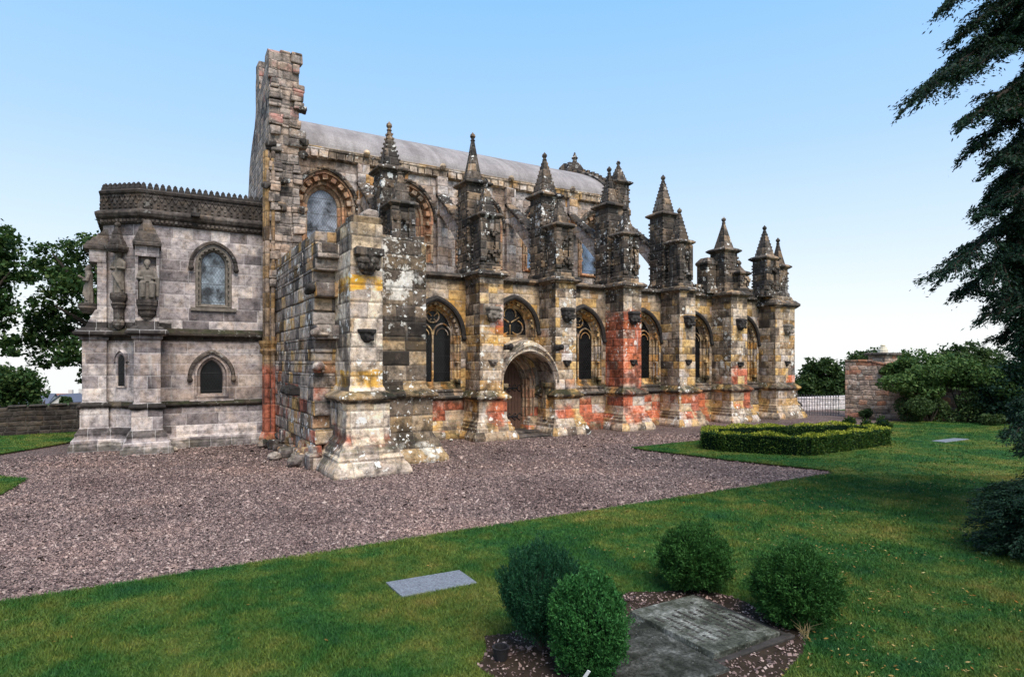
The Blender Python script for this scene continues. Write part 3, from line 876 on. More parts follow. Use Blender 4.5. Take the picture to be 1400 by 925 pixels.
# pinnacles
def finial(m, x, y, z, s=1.0):
    m.lathe(x, y, [(.05 * s, z - .06 * s), (.055 * s, z), (.09 * s, z + .03 * s), (.055 * s, z + .07 * s), (.06 * s, z + .1 * s), (.10 * s, z + .16 * s), (.09 * s, z + .22 * s), (.04 * s, z + .27 * s), (.015 * s, z + .31 * s)], 8)
def pinnacle(x, y, w, z0, zs, zt, style, mat='dark', niche=False, name="pinnacle", oct_=False):
    m = MB()
    m.rect_loft(x - w, x + w, y - w, y + w, [(.06, z0), (.06, z0 + .22), (.02, z0 + .28), (.0, z0 + .36), (0, zs - .06)])
    hgt = zs - z0
    for ex in (-1, 1):
        for ey in (-1, 1):
            n = max(3, int(hgt / .17))
            for k in range(n):
                if random.random() < .8: knob(m, (x + ex * w, y + ey * w, z0 + .35 + (hgt - .5) * k / n), random.uniform(.03, .055))
    for k in range(int(hgt * 9)):
        sd = random.choice([(-1, 0), (0, -1), (0, -1)])
        a = random.uniform(-.7, .7) * w
        knob(m, (x + sd[0] * w + (a if sd[0] == 0 else 0), y + sd[1] * w + (a if sd[1] == 0 else 0), random.uniform(z0 + .3, zs - .15)), random.uniform(.03, .05))
    if niche:
        m.box(x - w - .07, x - w * .5, y - w - .09, y - w + .05, z0 + .3, zs - .1)
        m.box(x + w * .5, x + w + .03, y - w - .09, y - w + .05, z0 + .3, zs - .1)
        for zz in (z0 + .55, z0 + hgt * .72):
            for k in range(9): knob(m, (x + random.uniform(-w, w), y - w - random.uniform(.03, .12), zz + random.uniform(-.12, .1)), .06)
    p = m.build(name, M[mat], CH, bevel=.01)
    m = MB()
    m.rect_loft(x - w, x + w, y - w, y + w, [(-.02, zs - .1), (.04, zs - .07), (.13, zs), (.13, zs + .045), (.05, zs + .1), (-.05, zs + .14)])
    m.build("cornice", M[mat], p)
    m = MB()
    n = 8 if oct_ else 4
    ph = math.pi / 8 if oct_ else math.pi / 4
    k_ = .95 if oct_ else 1.13
    r0, r1 = w * k_, .055
    L = zt - .28 - (zs + .1)
    if style == 'stepped':
        prof = []
        st = max(4, int(L / .13))
        for i in range(st):
            ra, rb = r0 + (r1 - r0) * i / st, r0 + (r1 - r0) * (i + 1) / st
            prof += [(ra + .015, zs + .1 + L * i / st), (ra * .6 + rb * .4, zs + .1 + L * (i + .8) / st)]
        prof.append((r1, zs + .1 + L))
    else: prof = [(r0, zs + .1), (r0 * .9, zs + .16), (r0 * .52, zs + .1 + L * .5), (r1, zs + .1 + L)]
    m.lathe(x, y, prof, n, ph)
    if style != 'smooth':
        for q in range(n):
            a = ph + 2 * math.pi * q / n
            kk = int(L / .13)
            for i in range(1, kk):
                rr = r0 + (r1 - r0) * i / kk
                knob(m, (x + rr * math.cos(a), y + rr * math.sin(a), zs + .1 + L * i / kk), .032)
    s_ = m.build("spire", M[mat], p)
    m = MB()
    finial(m, x, y, zt - .31, .95)
    m.build("finial", M[mat], s_)
    return p
ST = ['crocket', 'smooth', 'stepped', 'crocket', 'stepped']
for i, c in enumerate(BX[:5]):
    pinnacle(c - .02, 18.28, .37, 5.2, 8.17, [9.75, 9.95, 9.78, 9.75, 9.85][i], ST[i], oct_=(i == 1))
    pinnacle(c + .0, 17.42, .30, 5.24, 6.97, [8.2, 8.25, 8.15, 8.1, 8.36][i], 'stepped', niche=True)
# lower eastern pair
pinnacle(20.55, 17.75, .38, 5.2, 6.95, 8.42, 'smooth')
m = MB()
m.rect_loft(19.62, 20.1, 17.75, 18.35, [(.04, 5.2), (.04, 5.4), (0, 5.5), (0, 6.35), (.05, 6.4), (.05, 6.48), (-.1, 6.68)])
m.build("pinnacle_stump", M['dark'], CH, bevel=.02)
pinnacle(20.95, 17.3, .22, 5.2, 6.0, 6.6, 'stepped', niche=True)
pinnacle(23.12, 17.75, .35, 5.2, 6.85, 8.35, 'stepped', niche=True)
pinnacle(24.22, 17.9, .29, 5.2, 6.6, 7.95, 'smooth')

# corner buttress at the far end (broad, battered)
m = MB()
m.rect_loft(23.05, 24.35, 17.15, 19.0, BP + [(0, 4.7), (.08, 4.76), (.12, 4.84), (.12, 4.92), (-.02, 5.06), (-.1, 5.25)])
b = m.build("buttress", M['butt'], CH, bevel=.012)
m = MB()
m.rect_loft(23.05, 24.35, 17.15, 18.98, [(.085, 4.77), (.16, 4.85), (.16, 4.93), (.02, 5.07)])
m.build("cap_string", M['dark'], b)
canopy(23.8, 17.15, 3.7).build("niche_canopy", M['carve'], b, remesh=.016)
corbel(23.8, 17.15, 2.4, .9).build("corbel", M['carvedark'], b, remesh=.016)
m = MB()
m.rect_loft(24.35, 24.75, 17.9, 19.3, BP + [(0, 4.6), (.1, 4.66), (.1, 4.76), (-.05, 4.9)])
m.build("buttress", M['butt'], CH, bevel=.012)

# pierced parapet at the low east end
m = MB()
for x0, x1 in ((18.2, 20.2), (21.05, 23.1)):
    m.box(x0, x1, 17.93, 18.1, 5.2, 5.36)
    n = int((x1 - x0) / .22)
    for k in range(n):
        xx = x0 + (k + .5) * (x1 - x0) / n
        m.box(xx - .06, xx + .06, 17.95, 18.08, 5.34, 5.5, .012)
        knob(m, (xx, 17.93, 5.3), .05)
    m.box(x0, x1, 17.94, 18.09, 5.48, 5.56, .004)
m.build("parapet", M['dark'], CH)

# clerestory
CY = 20.5
CX = [5.0, 7.8, 10.62, 13.45, 16.1]
m = MB()
wall_face(m, 3.9, 17.3, 5.0, 9.2, CY, [outline(c, .98, 7.52, 1.12, 5.9) for c in CX])
m.box(3.9, 17.2, 26.5, 26.9, 5, 9.2)
m.add([(17.3, CY, 5), (17.3, 26.8, 5), (17.3, 26.8, 9.2), (17.3, CY, 9.2)], [(0, 1, 2, 3)])
m.box(4.2, 17.0, 21.3, 21.4, 5, 9.1)
m.build("clerestory_wall", M['clere'], CH)
for c in CX:
    f = MB()
    z0 = 5.9
    arch_loft(f, c, [(.98, 7.52, 1.12, z0, CY), (.96, 7.52, 1.10, z0, CY - .05), (.88, 7.52, 1.0, z0, CY - .04), (.86, 7.52, .98, z0, CY + .10), (.72, 7.5, .84, z0 + .05, CY + .26), (.66, 7.5, .78, z0 + .1, CY + .2), (.60, 7.5, .72, z0 + .12, CY + .22), (.58, 7.5, .70, z0 + .14, CY + .34), (.50, 7.5, .6, z0 + .2, CY + .38), (.47, 7.5, .58, z0 + .22, CY + .46)])
    for x, z, a in arch_points(c, .79, 7.5, .92, 9):
        k0 = len(f.v)
        f.box(x - .085, x + .085, CY + .0, CY + .2, z - .075, z + .075)
        ca, sa = math.cos(a), math.sin(a)
        f.v[k0:] = [(x + (p[0] - x) * ca - (p[2] - z) * sa, p[1], z + (p[0] - x) * sa + (p[2] - z) * ca) for p in f.v[k0:]]
    for sg in (-1, 1):
        for zz in (7.3, 6.95, 6.6): f.box(c + sg * .82 - .09, c + sg * .82 + .09, CY - .01, CY + .16, zz - .07, zz + .07, .01)
    w = f.build("clerestory_window", M['orange'], CH)
    h = MB()
    arch_loft(h, c, [(.97, 7.42, 1.2, 0, CY - .045), (.98, 7.42, 1.21, 0, CY - .13), (1.04, 7.42, 1.27, 0, CY - .15), (1.10, 7.42, 1.33, 0, CY - .1), (1.12, 7.42, 1.35, 0, CY - .003)], jambs=False)
    for x, z, a in arch_points(c, 1.06, 7.42, 1.29, 20): knob(h, (x, CY - .13, z), .035)
    h.build("hood_mould", M['dark'], w)
    g = MB()
    arch_fill(g, c, .49, 7.5, .6, z0 + .2, CY + .43)
    g.build("glass", M['glass_pale'] if c < 12 else M['glass_blue'], w)
# cornice with corbel blocks, roof
m = MB()
m.loft([[(3.95, CY - o, z) for o, z in ((-.05, 8.93), (.06, 8.96), (.08, 9.08), (.2, 9.22), (.22, 9.3), (-.05, 9.36))], [(17.0, CY - o, z) for o, z in ((-.05, 8.93), (.06, 8.96), (.08, 9.08), (.2, 9.22), (.22, 9.3), (-.05, 9.36))]])
k = 0
x = 4.2
while x < 16.9:
    w_ = random.uniform(.2, .3)
    m.box(x, x + w_, CY - random.uniform(.15, .2), CY + .02, 8.98, 9.19, .012)
    x += w_ + random.uniform(.03, .07)
for c in [6.2, 8.95, 11.75, 14.6]: m.ball((c + .1, CY - .25, 9.32), .12, 8, 6)
m.build("cornice", M['wall'], CH, bevel=.015)
m = MB()
def rz(t):
    lin = 1 - abs(math.cos(t))
    return .55 * math.sin(t) + .45 * lin
arc = [(CY - .1 + (23.6 - CY + .1) * (1 - math.cos(t)), 9.33 + 1.86 * rz(t)) for t in [math.pi * i / 28 for i in range(29)]]
m.loft([[(x_, y, z) for y, z in arc] for x_ in (3.95, 16.62)])
m.build("roof", M['roof'], CH, smooth=False)
# east gable above the roof, with its coping and finial
m = MB()
arc2 = [(CY - .1 + (23.6 - CY + .1) * (1 - math.cos(t)), 9.36 + 1.98 * rz(t) + (.25 if abs(t - math.pi / 2) < .2 else 0)) for t in [math.pi * i / 28 for i in range(29)]]
m.loft([[(x_, y, z) for y, z in arc2] for x_ in (16.62, 17.25)])
for (y, z) in arc2[2:-2]: knob(m, (16.95, y, z + .01), .09)
g_ = m.build("gable", M['dark'], CH)
m = MB()
m.lathe(16.95, 23.2, [(.42, 11.0), (.38, 11.3), (.24, 11.5), (.12, 11.56), (.09, 11.68), (.16, 11.76), (.09, 11.84), (.06, 11.92), (.03, 12.02)], 10)
m.build("finial", M['dark'], g_)
p = pinnacle(17.3, 20.55, .32, 8.6, 9.95, 11.0, 'stepped')
m = MB()
m.rect_loft(16.95, 17.65, 20.2, 20.9, [(0, 5.0), (0, 8.6)])
m.build("corner_pier", M['dark'], CH, bevel=.02)
# wall pilasters and flying buttresses
for i, c in enumerate(BX[:5]):
    m = MB()
    m.rect_loft(c - .38, c + .02, CY - .2, CY + .05, [(0, 5.0), (0, 7.55), (.06, 7.62), (.06, 7.72), (0, 7.8), (0, 8.98)])
    pl = m.build("pilaster", M['clere'], CH, bevel=.015)
    m = MB()
    n = 10
    y0, y1 = 18.55, CY + .02 - .16
    top = lambda y: 6.98 + .74 * (y - 18.7)
    def soff(y):
        t = (y - y0) / (y1 - y0)
        return 6.1 + .62 * (y - y0) + .72 * math.sin(t * math.pi * .5) * .62
    xs = c - .18
    ys = [y0 + (y1 - y0) * k / n for k in range(n + 1)]
    m.loft([[(xs - .15, y, soff(y)), (xs + .15, y, soff(y)), (xs + .15, y, top(y)), (xs - .15, y, top(y))] for y in ys])
    fb = m.build("flying_buttress", M['clere'], CH)
    m = MB()
    m.loft([[(xs - .2, y, top(y) + .003), (xs + .2, y, top(y) + .003), (xs + .2, y, top(y) + .12), (xs + .05, y, top(y) + .2), (xs - .05, y, top(y) + .2), (xs - .2, y, top(y) + .12)] for y in (y0 - .0, y1 + .1)])
    for k in range(9): knob(m, (xs + random.choice((-.18, .18)), y0 + (y1 - y0) * (k + .5) / 9, top(y0 + (y1 - y0) * (k + .5) / 9) + .1), .05)
    m.build("coping", M['dark'], fb)
# lean-to slab roof of the aisle behind the string course
m = MB()
m.box(4.6, 24.4, NY + .05, CY + .1, 5.105, 5.19)
m.build("aisle_roof", M['greydark'], CH)
# ------------------------------------------------------------------ ruined west end of the chapel
m = MB()
prof = [(19.4, -.1), (19.4, 11.55), (19.7, 11.75), (20.15, 11.7), (20.3, 11.25), (20.9, 11.0), (21.25, 11.15), (21.3, 12.05), (21.95, 12.1), (22.05, 10.5), (22.6, 10.0), (23.3, 9.4), (23.75, 8.3), (24.3, 7.6), (27.2, 7.5), (27.2, -.1)]
prof2 = []
for (a, b), (c_, d_) in zip(prof, prof[1:] + prof[:1]):
    n = max(1, int(math.hypot(c_ - a, d_ - b) / .3))
    for k in range(n):
        t = k / n
        j = random.uniform(-.05, .05) if b > 1 and 0 < k and a > 19.5 else 0
        prof2.append((a + (c_ - a) * t + j, b + (d_ - b) * t + j))
m.loft([[(x, y, z) for y, z in prof2] for x in (3.1, 3.95)])
WW = m.build("west_wall", M['gable'], CH)
# broken toothing stones up its end face
m = MB()
z = 4.6
while z < 11.5:
    h = random.uniform(.22, .34)
    lean = .0 if z < 9 else (z - 9) * .035
    for xa, xb, pr in ((3.08 + random.uniform(-.02, .05), 3.42 + random.uniform(-.05, .1), .1), (3.72 + random.uniform(-.1, .06), 4.06 + random.uniform(-.12, .14), .12), (3.4, 3.78, -.03)):
        if random.random() < .92:
            d = pr + random.uniform(-.06, .08)
            if d > .02 or pr < 0: m.box(xa, xb - lean, 19.4 - max(d, .012), 19.62, z + .012, z + h - .012, .02)
    z += h
m.build("broken_stone", M['gable'], WW, bevel=.035, seg=2)
for (x, z_, s) in ((3.12, 8.75, .17), (4.02, 9.95, .15), (4.08, 9.0, .16), (4.05, 8.6, .16), (3.5, 7.75, .17), (3.42, 7.0, .16), (4.05, 6.95, .15), (3.0, 7.55, .15)):
    m = MB()
    for k in range(6): knob(m, (x + random.uniform(-.09, .09), 19.34 + random.uniform(-.1, .06), z_ + random.uniform(-.09, .09)), s * random.uniform(.4, .62), .6)
    m.box(x - s * .8, x + s * .8, 19.22, 19.45, z_ - .03, z_ + s * .6, .03)
    m.build("broken_corbel", M['dark'], WW, remesh=.03)
# clustered wall shafts on its corner
m = MB()
for x, y, r in ((3.04, 19.36, .085), (3.0, 19.52, .07), (3.2, 19.33, .07)):
    m.tube([(x, y, .3), (x, y, 2.75)], r, 9)
    m.tube([(x, y, 2.75), (x, y, 8.6)], r * .85, 9)
    m.lathe(x, y, [(r + .01, 2.62), (r + .07, 2.74), (r + .04, 2.82), (r + .1, 2.95), (r + .1, 3.03)], 8)
    m.lathe(x, y, [(r + .09, .0), (r + .09, .2), (r + .02, .36)], 8)
m.build("wall_shaft", stone("shaft_stone", [(0, (.16, .12, .10)), (.4, (.36, .25, .13)), (.7, (.33, .27, .23)), (1, (.24, .20, .17))], bw=.4, bh=.4, soot=.85, soot_at=(.5, .64), reds=[(2, 4, .2, 2.3, .95)], seed=21.0), WW)

# ruined transept wall: courses of ashlar ending in broken toothing
RW = empty("ruined_wall", (3.6, 16.8, 0))
attach(RW, CH)
m = MB()
z = -.05
tops = [(14.0, 5.05), (14.7, 5.1), (15.6, 4.95), (16.4, 5.0), (17.6, 4.85), (19.4, 4.8)]
i = 0
while z < 5.36:
    h = random.choice((.27, .3, .33))
    ye = 14.25 + random.uniform(-.22, .3)
    if z > 4.85: ye = 14.5 + random.uniform(-.1, .35)
    dx = random.uniform(-.012, .012)
    y = ye
    while y < 19.38:
        L = random.uniform(.7, 1.5)
        y2 = min(y + L, 19.41)
        if z > 5.0 and random.random() < .16: y = y2; continue
        m.box(3.27 + dx + random.uniform(-.012, .012), 4.1, y, y2 - .004, z, z + h - .004, .006)
        y = y2
    z += h
    i += 1
m.build("wall_stone", M['ruin'], RW, bevel=.018)
for (y, z_, s, l) in ((14.5, 4.05, .14, 2), (14.2, 3.05, .12, 1), (14.3, 2.3, .12, 1)):
    m = MB()
    for k in range(4 + 2 * l): m.ball((3.27 - random.uniform(-.1, s * .75), y + random.uniform(-s, s) * l * .8, z_ + random.uniform(-s, s) * .35), s * random.uniform(.5, .8), 7, 5)
    m.box(3.2, 3.5, y - s * l * .8, y + s * l * .8, z_ - s * .5, z_ + s * .3, .03)
    m.build("projecting_stone", M['ruin' if s < .125 else 'carvedark'], RW, remesh=.028)
for (y, z_) in ((16.0, 1.72), (16.55, 1.74)):
    m = MB()
    m.box(3.02, 3.4, y - .1, y + .1, z_ - .13, z_ + .08, .02)
    m.ball((3.0, y, z_ - .05), .1, 7, 5)
    m.build("corbel", M['carvedark'], RW, bevel=.03)
# rough footing
m = MB()
y = 14.2
while y < 19.0:
    l = random.uniform(.3, .6)
    pr = random.uniform(.12, .5) * (1.25 if y < 17 else .8)
    m.box(3.3 - pr, 3.4, y, y + l - .03, -.1, random.uniform(.1, .34), .05)
    if random.random() < .5: m.box(3.3 - pr * .5, 3.4, y + .05, y + l - .08, .2, random.uniform(.4, .62), .05)
    y += l
m.build("footing_stone", M['ruin'], RW, bevel=.06, seg=2)

# transept pier: tall ashlar block and lower lichened block beside it
RP = empty("ruined_pier", (4.2, 13.8, 0))
attach(RP, CH)
m = MB()
PP = [(.52, -.1), (.50, .10), (.45, .2), (.36, .30), (.36, .38), (.30, .42), (.30, .50), (.22, .58), (.22, .64), (.12, .75), (.12, 1.52), (.16, 1.55), (.22, 1.6), (.22, 1.66), (.06, 1.76), (.03, 1.85), (0, 1.9)]
m.rect_loft(3.76, 4.48, 13.25, 14.65, PP + [(0, 5.42)])
m.build("pier_block", M['pier'], RP, bevel=.02)
m = MB()
m.rect_loft(3.76, 4.48, 13.25, 14.6, [(.13, 1.555), (.245, 1.605), (.245, 1.665), (.065, 1.775)])
m.rect_loft(4.72, 5.95, 14.3, 15.3, [(.13, 1.525), (.235, 1.575), (.235, 1.635), (.065, 1.745)])
m.build("string_course", M['lichen'], RP, bevel=.015)
m = MB()
LB = [(o, z) for o, z in [(.44, -.1), (.42, .12), (.36, .22), (.30, .30), (.30, .38), (.25, .42), (.25, .5), (.2, .55), (.12, .7), (.12, 1.5), (.16, 1.52), (.22, 1.57), (.22, 1.63), (.06, 1.73), (0, 1.85)]]
m.rect_loft(4.49, 5.95, 14.3, 15.3, LB + [(0, 5.35)])
m.build("lower_block", M['lichen'], RP, bevel=.025)
# loose uneven courses on top
m = MB()
for (x0, x1, y0, y1, z0, z1) in ((3.78, 4.46, 13.28, 13.75, 5.42, 5.56), (3.8, 4.44, 13.78, 14.2, 5.42, 5.53), (3.79, 4.2, 14.2, 14.6, 5.42, 5.52), (4.52, 5.1, 14.33, 15.1, 5.36, 5.46), (5.12, 5.6, 14.34, 15.1, 5.36, 5.42), (5.6, 5.92, 14.4, 15.1, 5.36, 5.5)):
    m.box(x0, x1, y0, y1, z0 - .01, z1, .02)
m.build("top_stone", M['lichen'], RP, bevel=.05, seg=2)
m = MB()
m.loft([[(4.08, y, 5.54), (4.49, y, 5.54), (4.50, y, 5.76), (4.46, y, 5.80), (4.26, y, 5.82), (4.16, y, 5.76), (4.09, y, 5.64)] for y in (13.55, 14.05)])
m.build("rounded_stone", M['gable'], RP, bevel=.04, seg=2)
cn = canopy(4.13, 13.25, 4.45, 1.12)
cn.box(3.82, 4.44, 13.02, 13.3, 4.7, 4.86, .01)
cn.build("niche_canopy", M['dark'], RP, remesh=.016)
corbel(4.12, 13.25, 3.05, 1.15).build("corbel", M['carvedark'], RP, remesh=.018)

# ------------------------------------------------------------------ baptistery
BA = empty("baptistery", (1.0, 20.5, 0), "grey ashlar baptistery wing with a carved zigzag parapet and corner statues", "chapel wing")
BY = 20.0
FP = [(-.15, BY), (3.08, BY), (3.08, 26.0), (-1.05, 26.0), (-1.05, 20.75)]
BPR = [(.30, -.1), (.30, .14), (.24, .18), (.24, .28), (.16, .36), (.16, .46), (.10, .54), (.05, .62), (.05, 1.14), (.06, 1.145)]
m = MB()
m.poly_loft(FP, BPR + [(0, 1.3)])
hb = [outline(1.68, .48, 5.22, .56, 3.98), outline(1.63, .46, 2.02, .6, 1.38)]
wall_face(m, -.15, 3.08, 1.25, 6.28, BY, hb)
for a, b_ in ((FP[4], FP[0]), (FP[3], FP[4])):
    m.add([(*a, 1.25), (*b_, 1.25), (*b_, 6.28), (*a, 6.28)], [(0, 1, 2, 3)])
m.box(-.6, 3.0, 20.75, 20.85, .1, 6.2)
m.build("wall", M['grey'], BA)
m = MB()
for z_, hh, pr in ((1.12, .16, .14), (3.0, .3, .2)):
    if hh > .2: m.poly_loft(FP, [(-.02, z_), (.05, z_ + .02), (.06, z_ + .1), (.16, z_ + .13), (pr, z_ + .16), (pr, z_ + .22), (.03, z_ + .34), (-.02, z_ + .36)])
    else: m.poly_loft(FP, [(-.02, z_), (.1, z_ + .03), (pr, z_ + .07), (pr, z_ + .1), (-.02, z_ + .2)])
m.build("string_course", M['string'], BA)
m = MB()
m.poly_loft(FP, [(-.03, 6.2), (.07, 6.24), (.08, 6.36), (.16, 6.42), (.20, 6.5), (.20, 6.56), (.10, 6.62), (.05, 6.64), (.05, 7.05), (.09, 7.08), (.11, 7.14), (.03, 7.2), (-.2, 7.2)])
def along(pts, step):
    for a, b_ in zip(pts, pts[1:]):
        a, b_ = Vector(a), Vector(b_)
        L = (b_ - a).length
        n = max(1, round(L / step))
        d = (b_ - a) / L
        for k in range(n): yield a + d * ((k + .5) * L / n), d, L / n
edge = [(-1.05, 23.0), FP[4], FP[0], FP[1]]
for q, d, w_ in along(edge, .115):
    nrm = Vector((d.y, -d.x))
    p_ = q + nrm * .1
    knob(m, (p_.x, p_.y, 6.31), .042)
for q, d, w_ in along(edge, .17):       # zigzag over quatrefoil band
    nrm = Vector((d.y, -d.x))
    p_ = q + nrm * .062
    a, b_ = p_ - d * w_ / 2, p_ + d * w_ / 2
    m.tube([(a.x, a.y, 6.86), (p_.x, p_.y, 7.02), (b_.x, b_.y, 6.86)], .022, 5)
    for zz in (6.7, 6.8): knob(m, (p_.x, p_.y, zz), .035)
PR = m.build("parapet", M['greydark'], BA)
m = MB()
for q, d, w_ in along(edge, .155):
    nrm = Vector((d.y, -d.x))
    a = q - nrm * .02
    x_, y_ = d * (w_ * .42), nrm * .06
    rings = []
    for sc_, zz in ((1.15, 7.18), (1.1, 7.25), (.75, 7.29), (.8, 7.32), (.2, 7.385)):
        rings.append([((a + x_ * sc_ * sx + y_ * sc_ * sy).x, (a + x_ * sc_ * sx + y_ * sc_ * sy).y, zz) for sx, sy in ((-1, -1), (1, -1), (1, 1), (-1, 1))])
    m.loft(rings)
m.build("cresting", M['carvedark'], PR)
m = MB()
m.box(1.08, 1.3, 19.6, 20.0, 6.5, 6.62, .01)
m.build("waterspout", M['carvedark'], PR, bevel=.02)
m = MB()
m.poly_loft(FP, [(-.3, 7.0), (-.3, 7.1)])
m.build("roof", M['roof'], BA)
for (c, hw, zs, rise, z0, gl) in ((1.68, .48, 5.22, .56, 3.98, 'glass_mid'), (1.63, .46, 2.02, .6, 1.38, 'glass_dark')):
    f = MB()
    arch_loft(f, c, [(hw, zs, rise, z0, BY), (hw - .02, zs, rise - .02, z0 + .02, BY - .03), (hw - .07, zs, rise - .07, z0 + .04, BY - .025), (hw - .09, zs, rise - .09, z0 + .05, BY + .08), (hw - .12, zs, rise - .12, z0 + .08, BY + .09), (hw - .15, zs, rise - .14, z0 + .1, BY + .1), (hw - .18, zs, rise - .17, z0 + .12, BY + .2)])
    if z0 > 2:
        for x, z, a in arch_points(c, hw - .07, zs, rise - .07, 10): knob(f, (x, BY + .02, z), .045)
        for sg in (-1, 1):
            for k in range(7): knob(f, (c + sg * (hw - .07), BY + .02, z0 + .2 + k * .17), .04)
    f.box(c - hw - .12, c + hw + .12, BY - .07, BY + .02, z0 - .1, z0 - .005)
    w = f.build("window", M['carve'] if z0 > 2 else M['grey'], BA)
    h = MB()
    arch_loft(h, c, [(hw + .06, zs - .06, rise + .1, 0, BY - .002), (hw + .07, zs - .06, rise + .11, 0, BY - .09), (hw + .13, zs - .06, rise + .17, 0, BY - .1), (hw + .17, zs - .06, rise + .21, 0, BY - .002)], jambs=False)
    for sg in (-1, 1): h.ball((c + sg * (hw + .11), BY - .07, zs - .12), .08, 8, 6)
    h.build("hood_mould", M['greydark'], w)
    g = MB()
    arch_fill(g, c, hw - .14, zs, rise - .13, z0 + .08, BY + .17)
    g.build("pane", M[gl], w)
# corner buttresses with gabled tops and niches for statues
def b_buttress(x0, x1, y0, y1, axis):
    m = MB()
    m.rect_loft(x0, x1, y0, y1, BPR + [(.05, 1.15), (.12, 1.19), (.12, 1.23), (0, 1.32), (0, 3.0), (.05, 3.02), (.06, 3.1), (.16, 3.13), (.2, 3.16), (.2, 3.22), (.03, 3.34), (.0, 3.36)])
    if axis == 'n':
        m.box(x0 + .06, x1 - .06, y0 + .30, y1, 3.3, 5.5)
        m.box(x0 + .03, x0 + .1, y0 + .12, y1, 3.3, 5.5)
        m.box(x1 - .1, x1 - .03, y0 + .12, y1, 3.3, 5.5)
        m.box(x0 + .03, x1 - .03, y0 + .1, y1, 5.22, 5.55)
        m.loft([[(x0 + .08, y0 + a, z), (x1 - .08, y0 + a, z)] + [(x1 - .08, y0 + .35, z), (x0 + .08, y0 + .35, z)] for a, z in ((.02, 3.34), (.24, 3.75))])
    else:
        m.box(x0 + .34, x1, y0 + .04, y1 - .04, 3.3, 5.5)
        m.box(x0 + .16, x1 - .01, y0 + .02, y1 - .02, 5.15, 5.55)
        m.loft([[(x0 + a, y0 + .05, z), (x0 + a, y1 - .05, z), (x0 + .4, y1 - .05, z), (x0 + .4, y0 + .05, z)] for a, z in ((.05, 3.34), (.3, 3.85))])
    b = m.build("buttress", M['grey'], BA, bevel=.012)
    m = MB()
    if axis == 'n':
        xm = (x0 + x1) / 2
        ring = lambda hw, z, y: [(xm - hw, y, z), (xm + hw, y, z), (xm + hw, y1 + .03, z), (xm - hw, y1 + .03, z)]
        rings = [ring(.33, 5.5, y0), ring(.34, 5.58, y0 - .02)]
        for k in range(5):
            t = k / 5
            rings += [ring(.33 * (1 - t * .8), 5.6 + .62 * t, y0 + .04 * k), ring(.33 * (1 - (t + .15) * .8), 5.6 + .62 * (t + .19), y0 + .04 * k + .03)]
        m.loft(rings)
    else:
        ym = (y0 + y1) / 2
        ring = lambda hw, z, x: [(x, ym - hw, z), (x1 + .03, ym - hw, z), (x1 + .03, ym + hw, z), (x, ym + hw, z)]
        rings = [ring(.38, 5.5, x0 + .04), ring(.39, 5.58, x0 + .02)]
        for k in range(5):
            t = k / 5
            rings += [ring(.38 * (1 - t * .8), 5.6 + .62 * t, x0 + .06 + .12 * k), ring(.38 * (1 - (t + .15) * .8), 5.6 + .62 * (t + .19), x0 + .06 + .12 * k + .06)]
        m.loft(rings)
    m.build("stepped_cap", M['greydark'], b, bevel=.012)
    return b
b_buttress(-.30, .32, 19.15, BY + .02, 'n')
b_buttress(-1.52, -.96, 20.5, 21.15, 'w')
# middle of the chamfered corner: lancet, bracket, canopy
cc = Vector((-.6, 20.375))
dd = (Vector(FP[0]) - Vector(FP[4])).normalized()
nn = Vector((dd.y, -dd.x))
def chamfer(mb):
    k = [(cc + dd * p[0] - nn * p[1]) for p in mb.v]
    mb.v = [(q.x, q.y, p[2]) for q, p in zip(k, mb.v)]
    return mb
m = MB()
arch_loft(m, 0, [(.17, 2.45, .24, 1.7, -.001), (.16, 2.45, .23, 1.7, -.04), (.12, 2.45, .18, 1.72, -.035), (.1, 2.45, .15, 1.74, -.001)])
arch_loft(m, 0, [(.17, 2.42, .28, 1.7, -.001), (.18, 2.42, .3, 1.7, -.08), (.25, 2.42, .36, 1.7, -.001)], jambs=False)
L1 = chamfer(m).build("window", M['grey'], BA)
m = MB()
arch_fill(m, 0, .11, 2.45, .16, 1.73, -.008)
chamfer(m).build("pane", M['glass_dark'], L1)
m = MB()
m.lathe(0, -.1, [(.06, 3.3), (.16, 3.42), (.17, 3.5), (.13, 3.55), (.13, 3.85), (.16, 3.9), (.19, 4.0), (.15, 4.04), (.2, 4.12), (.22, 4.18), (.21, 4.3)], 10)
chamfer(m).build("statue_bracket", M['greydark'], BA)
m = MB()
m.rect_loft(-.17, .17, -.33, .02, [(0, 5.42), (.05, 5.5), (.06, 5.58), (0, 5.6), (-.04, 5.75), (-.06, 5.77), (-.1, 5.98), (-.14, 6.12)])
m.ball((0, -.14, 6.18), .08, 8, 6)
for k in range(8): knob(m, (random.uniform(-.15, .15), -.3, 5.48), .035)
chamfer(m).build("statue_canopy", M['greydark'], BA)
m = MB()
m.lathe(.01, 19.32, [(.12, 3.55), (.2, 3.68), (.2, 3.76), (.24, 3.8), (.24, 3.88), (.27, 3.92), (.27, 4.06)], 10)
m.build("statue_bracket", M['greydark'], BA)
m = MB()
m.lathe(-1.40, 20.82, [(.12, 3.75), (.2, 3.85), (.24, 3.9), (.24, 4.02)], 10)
m.build("statue_bracket", M['greydark'], BA)

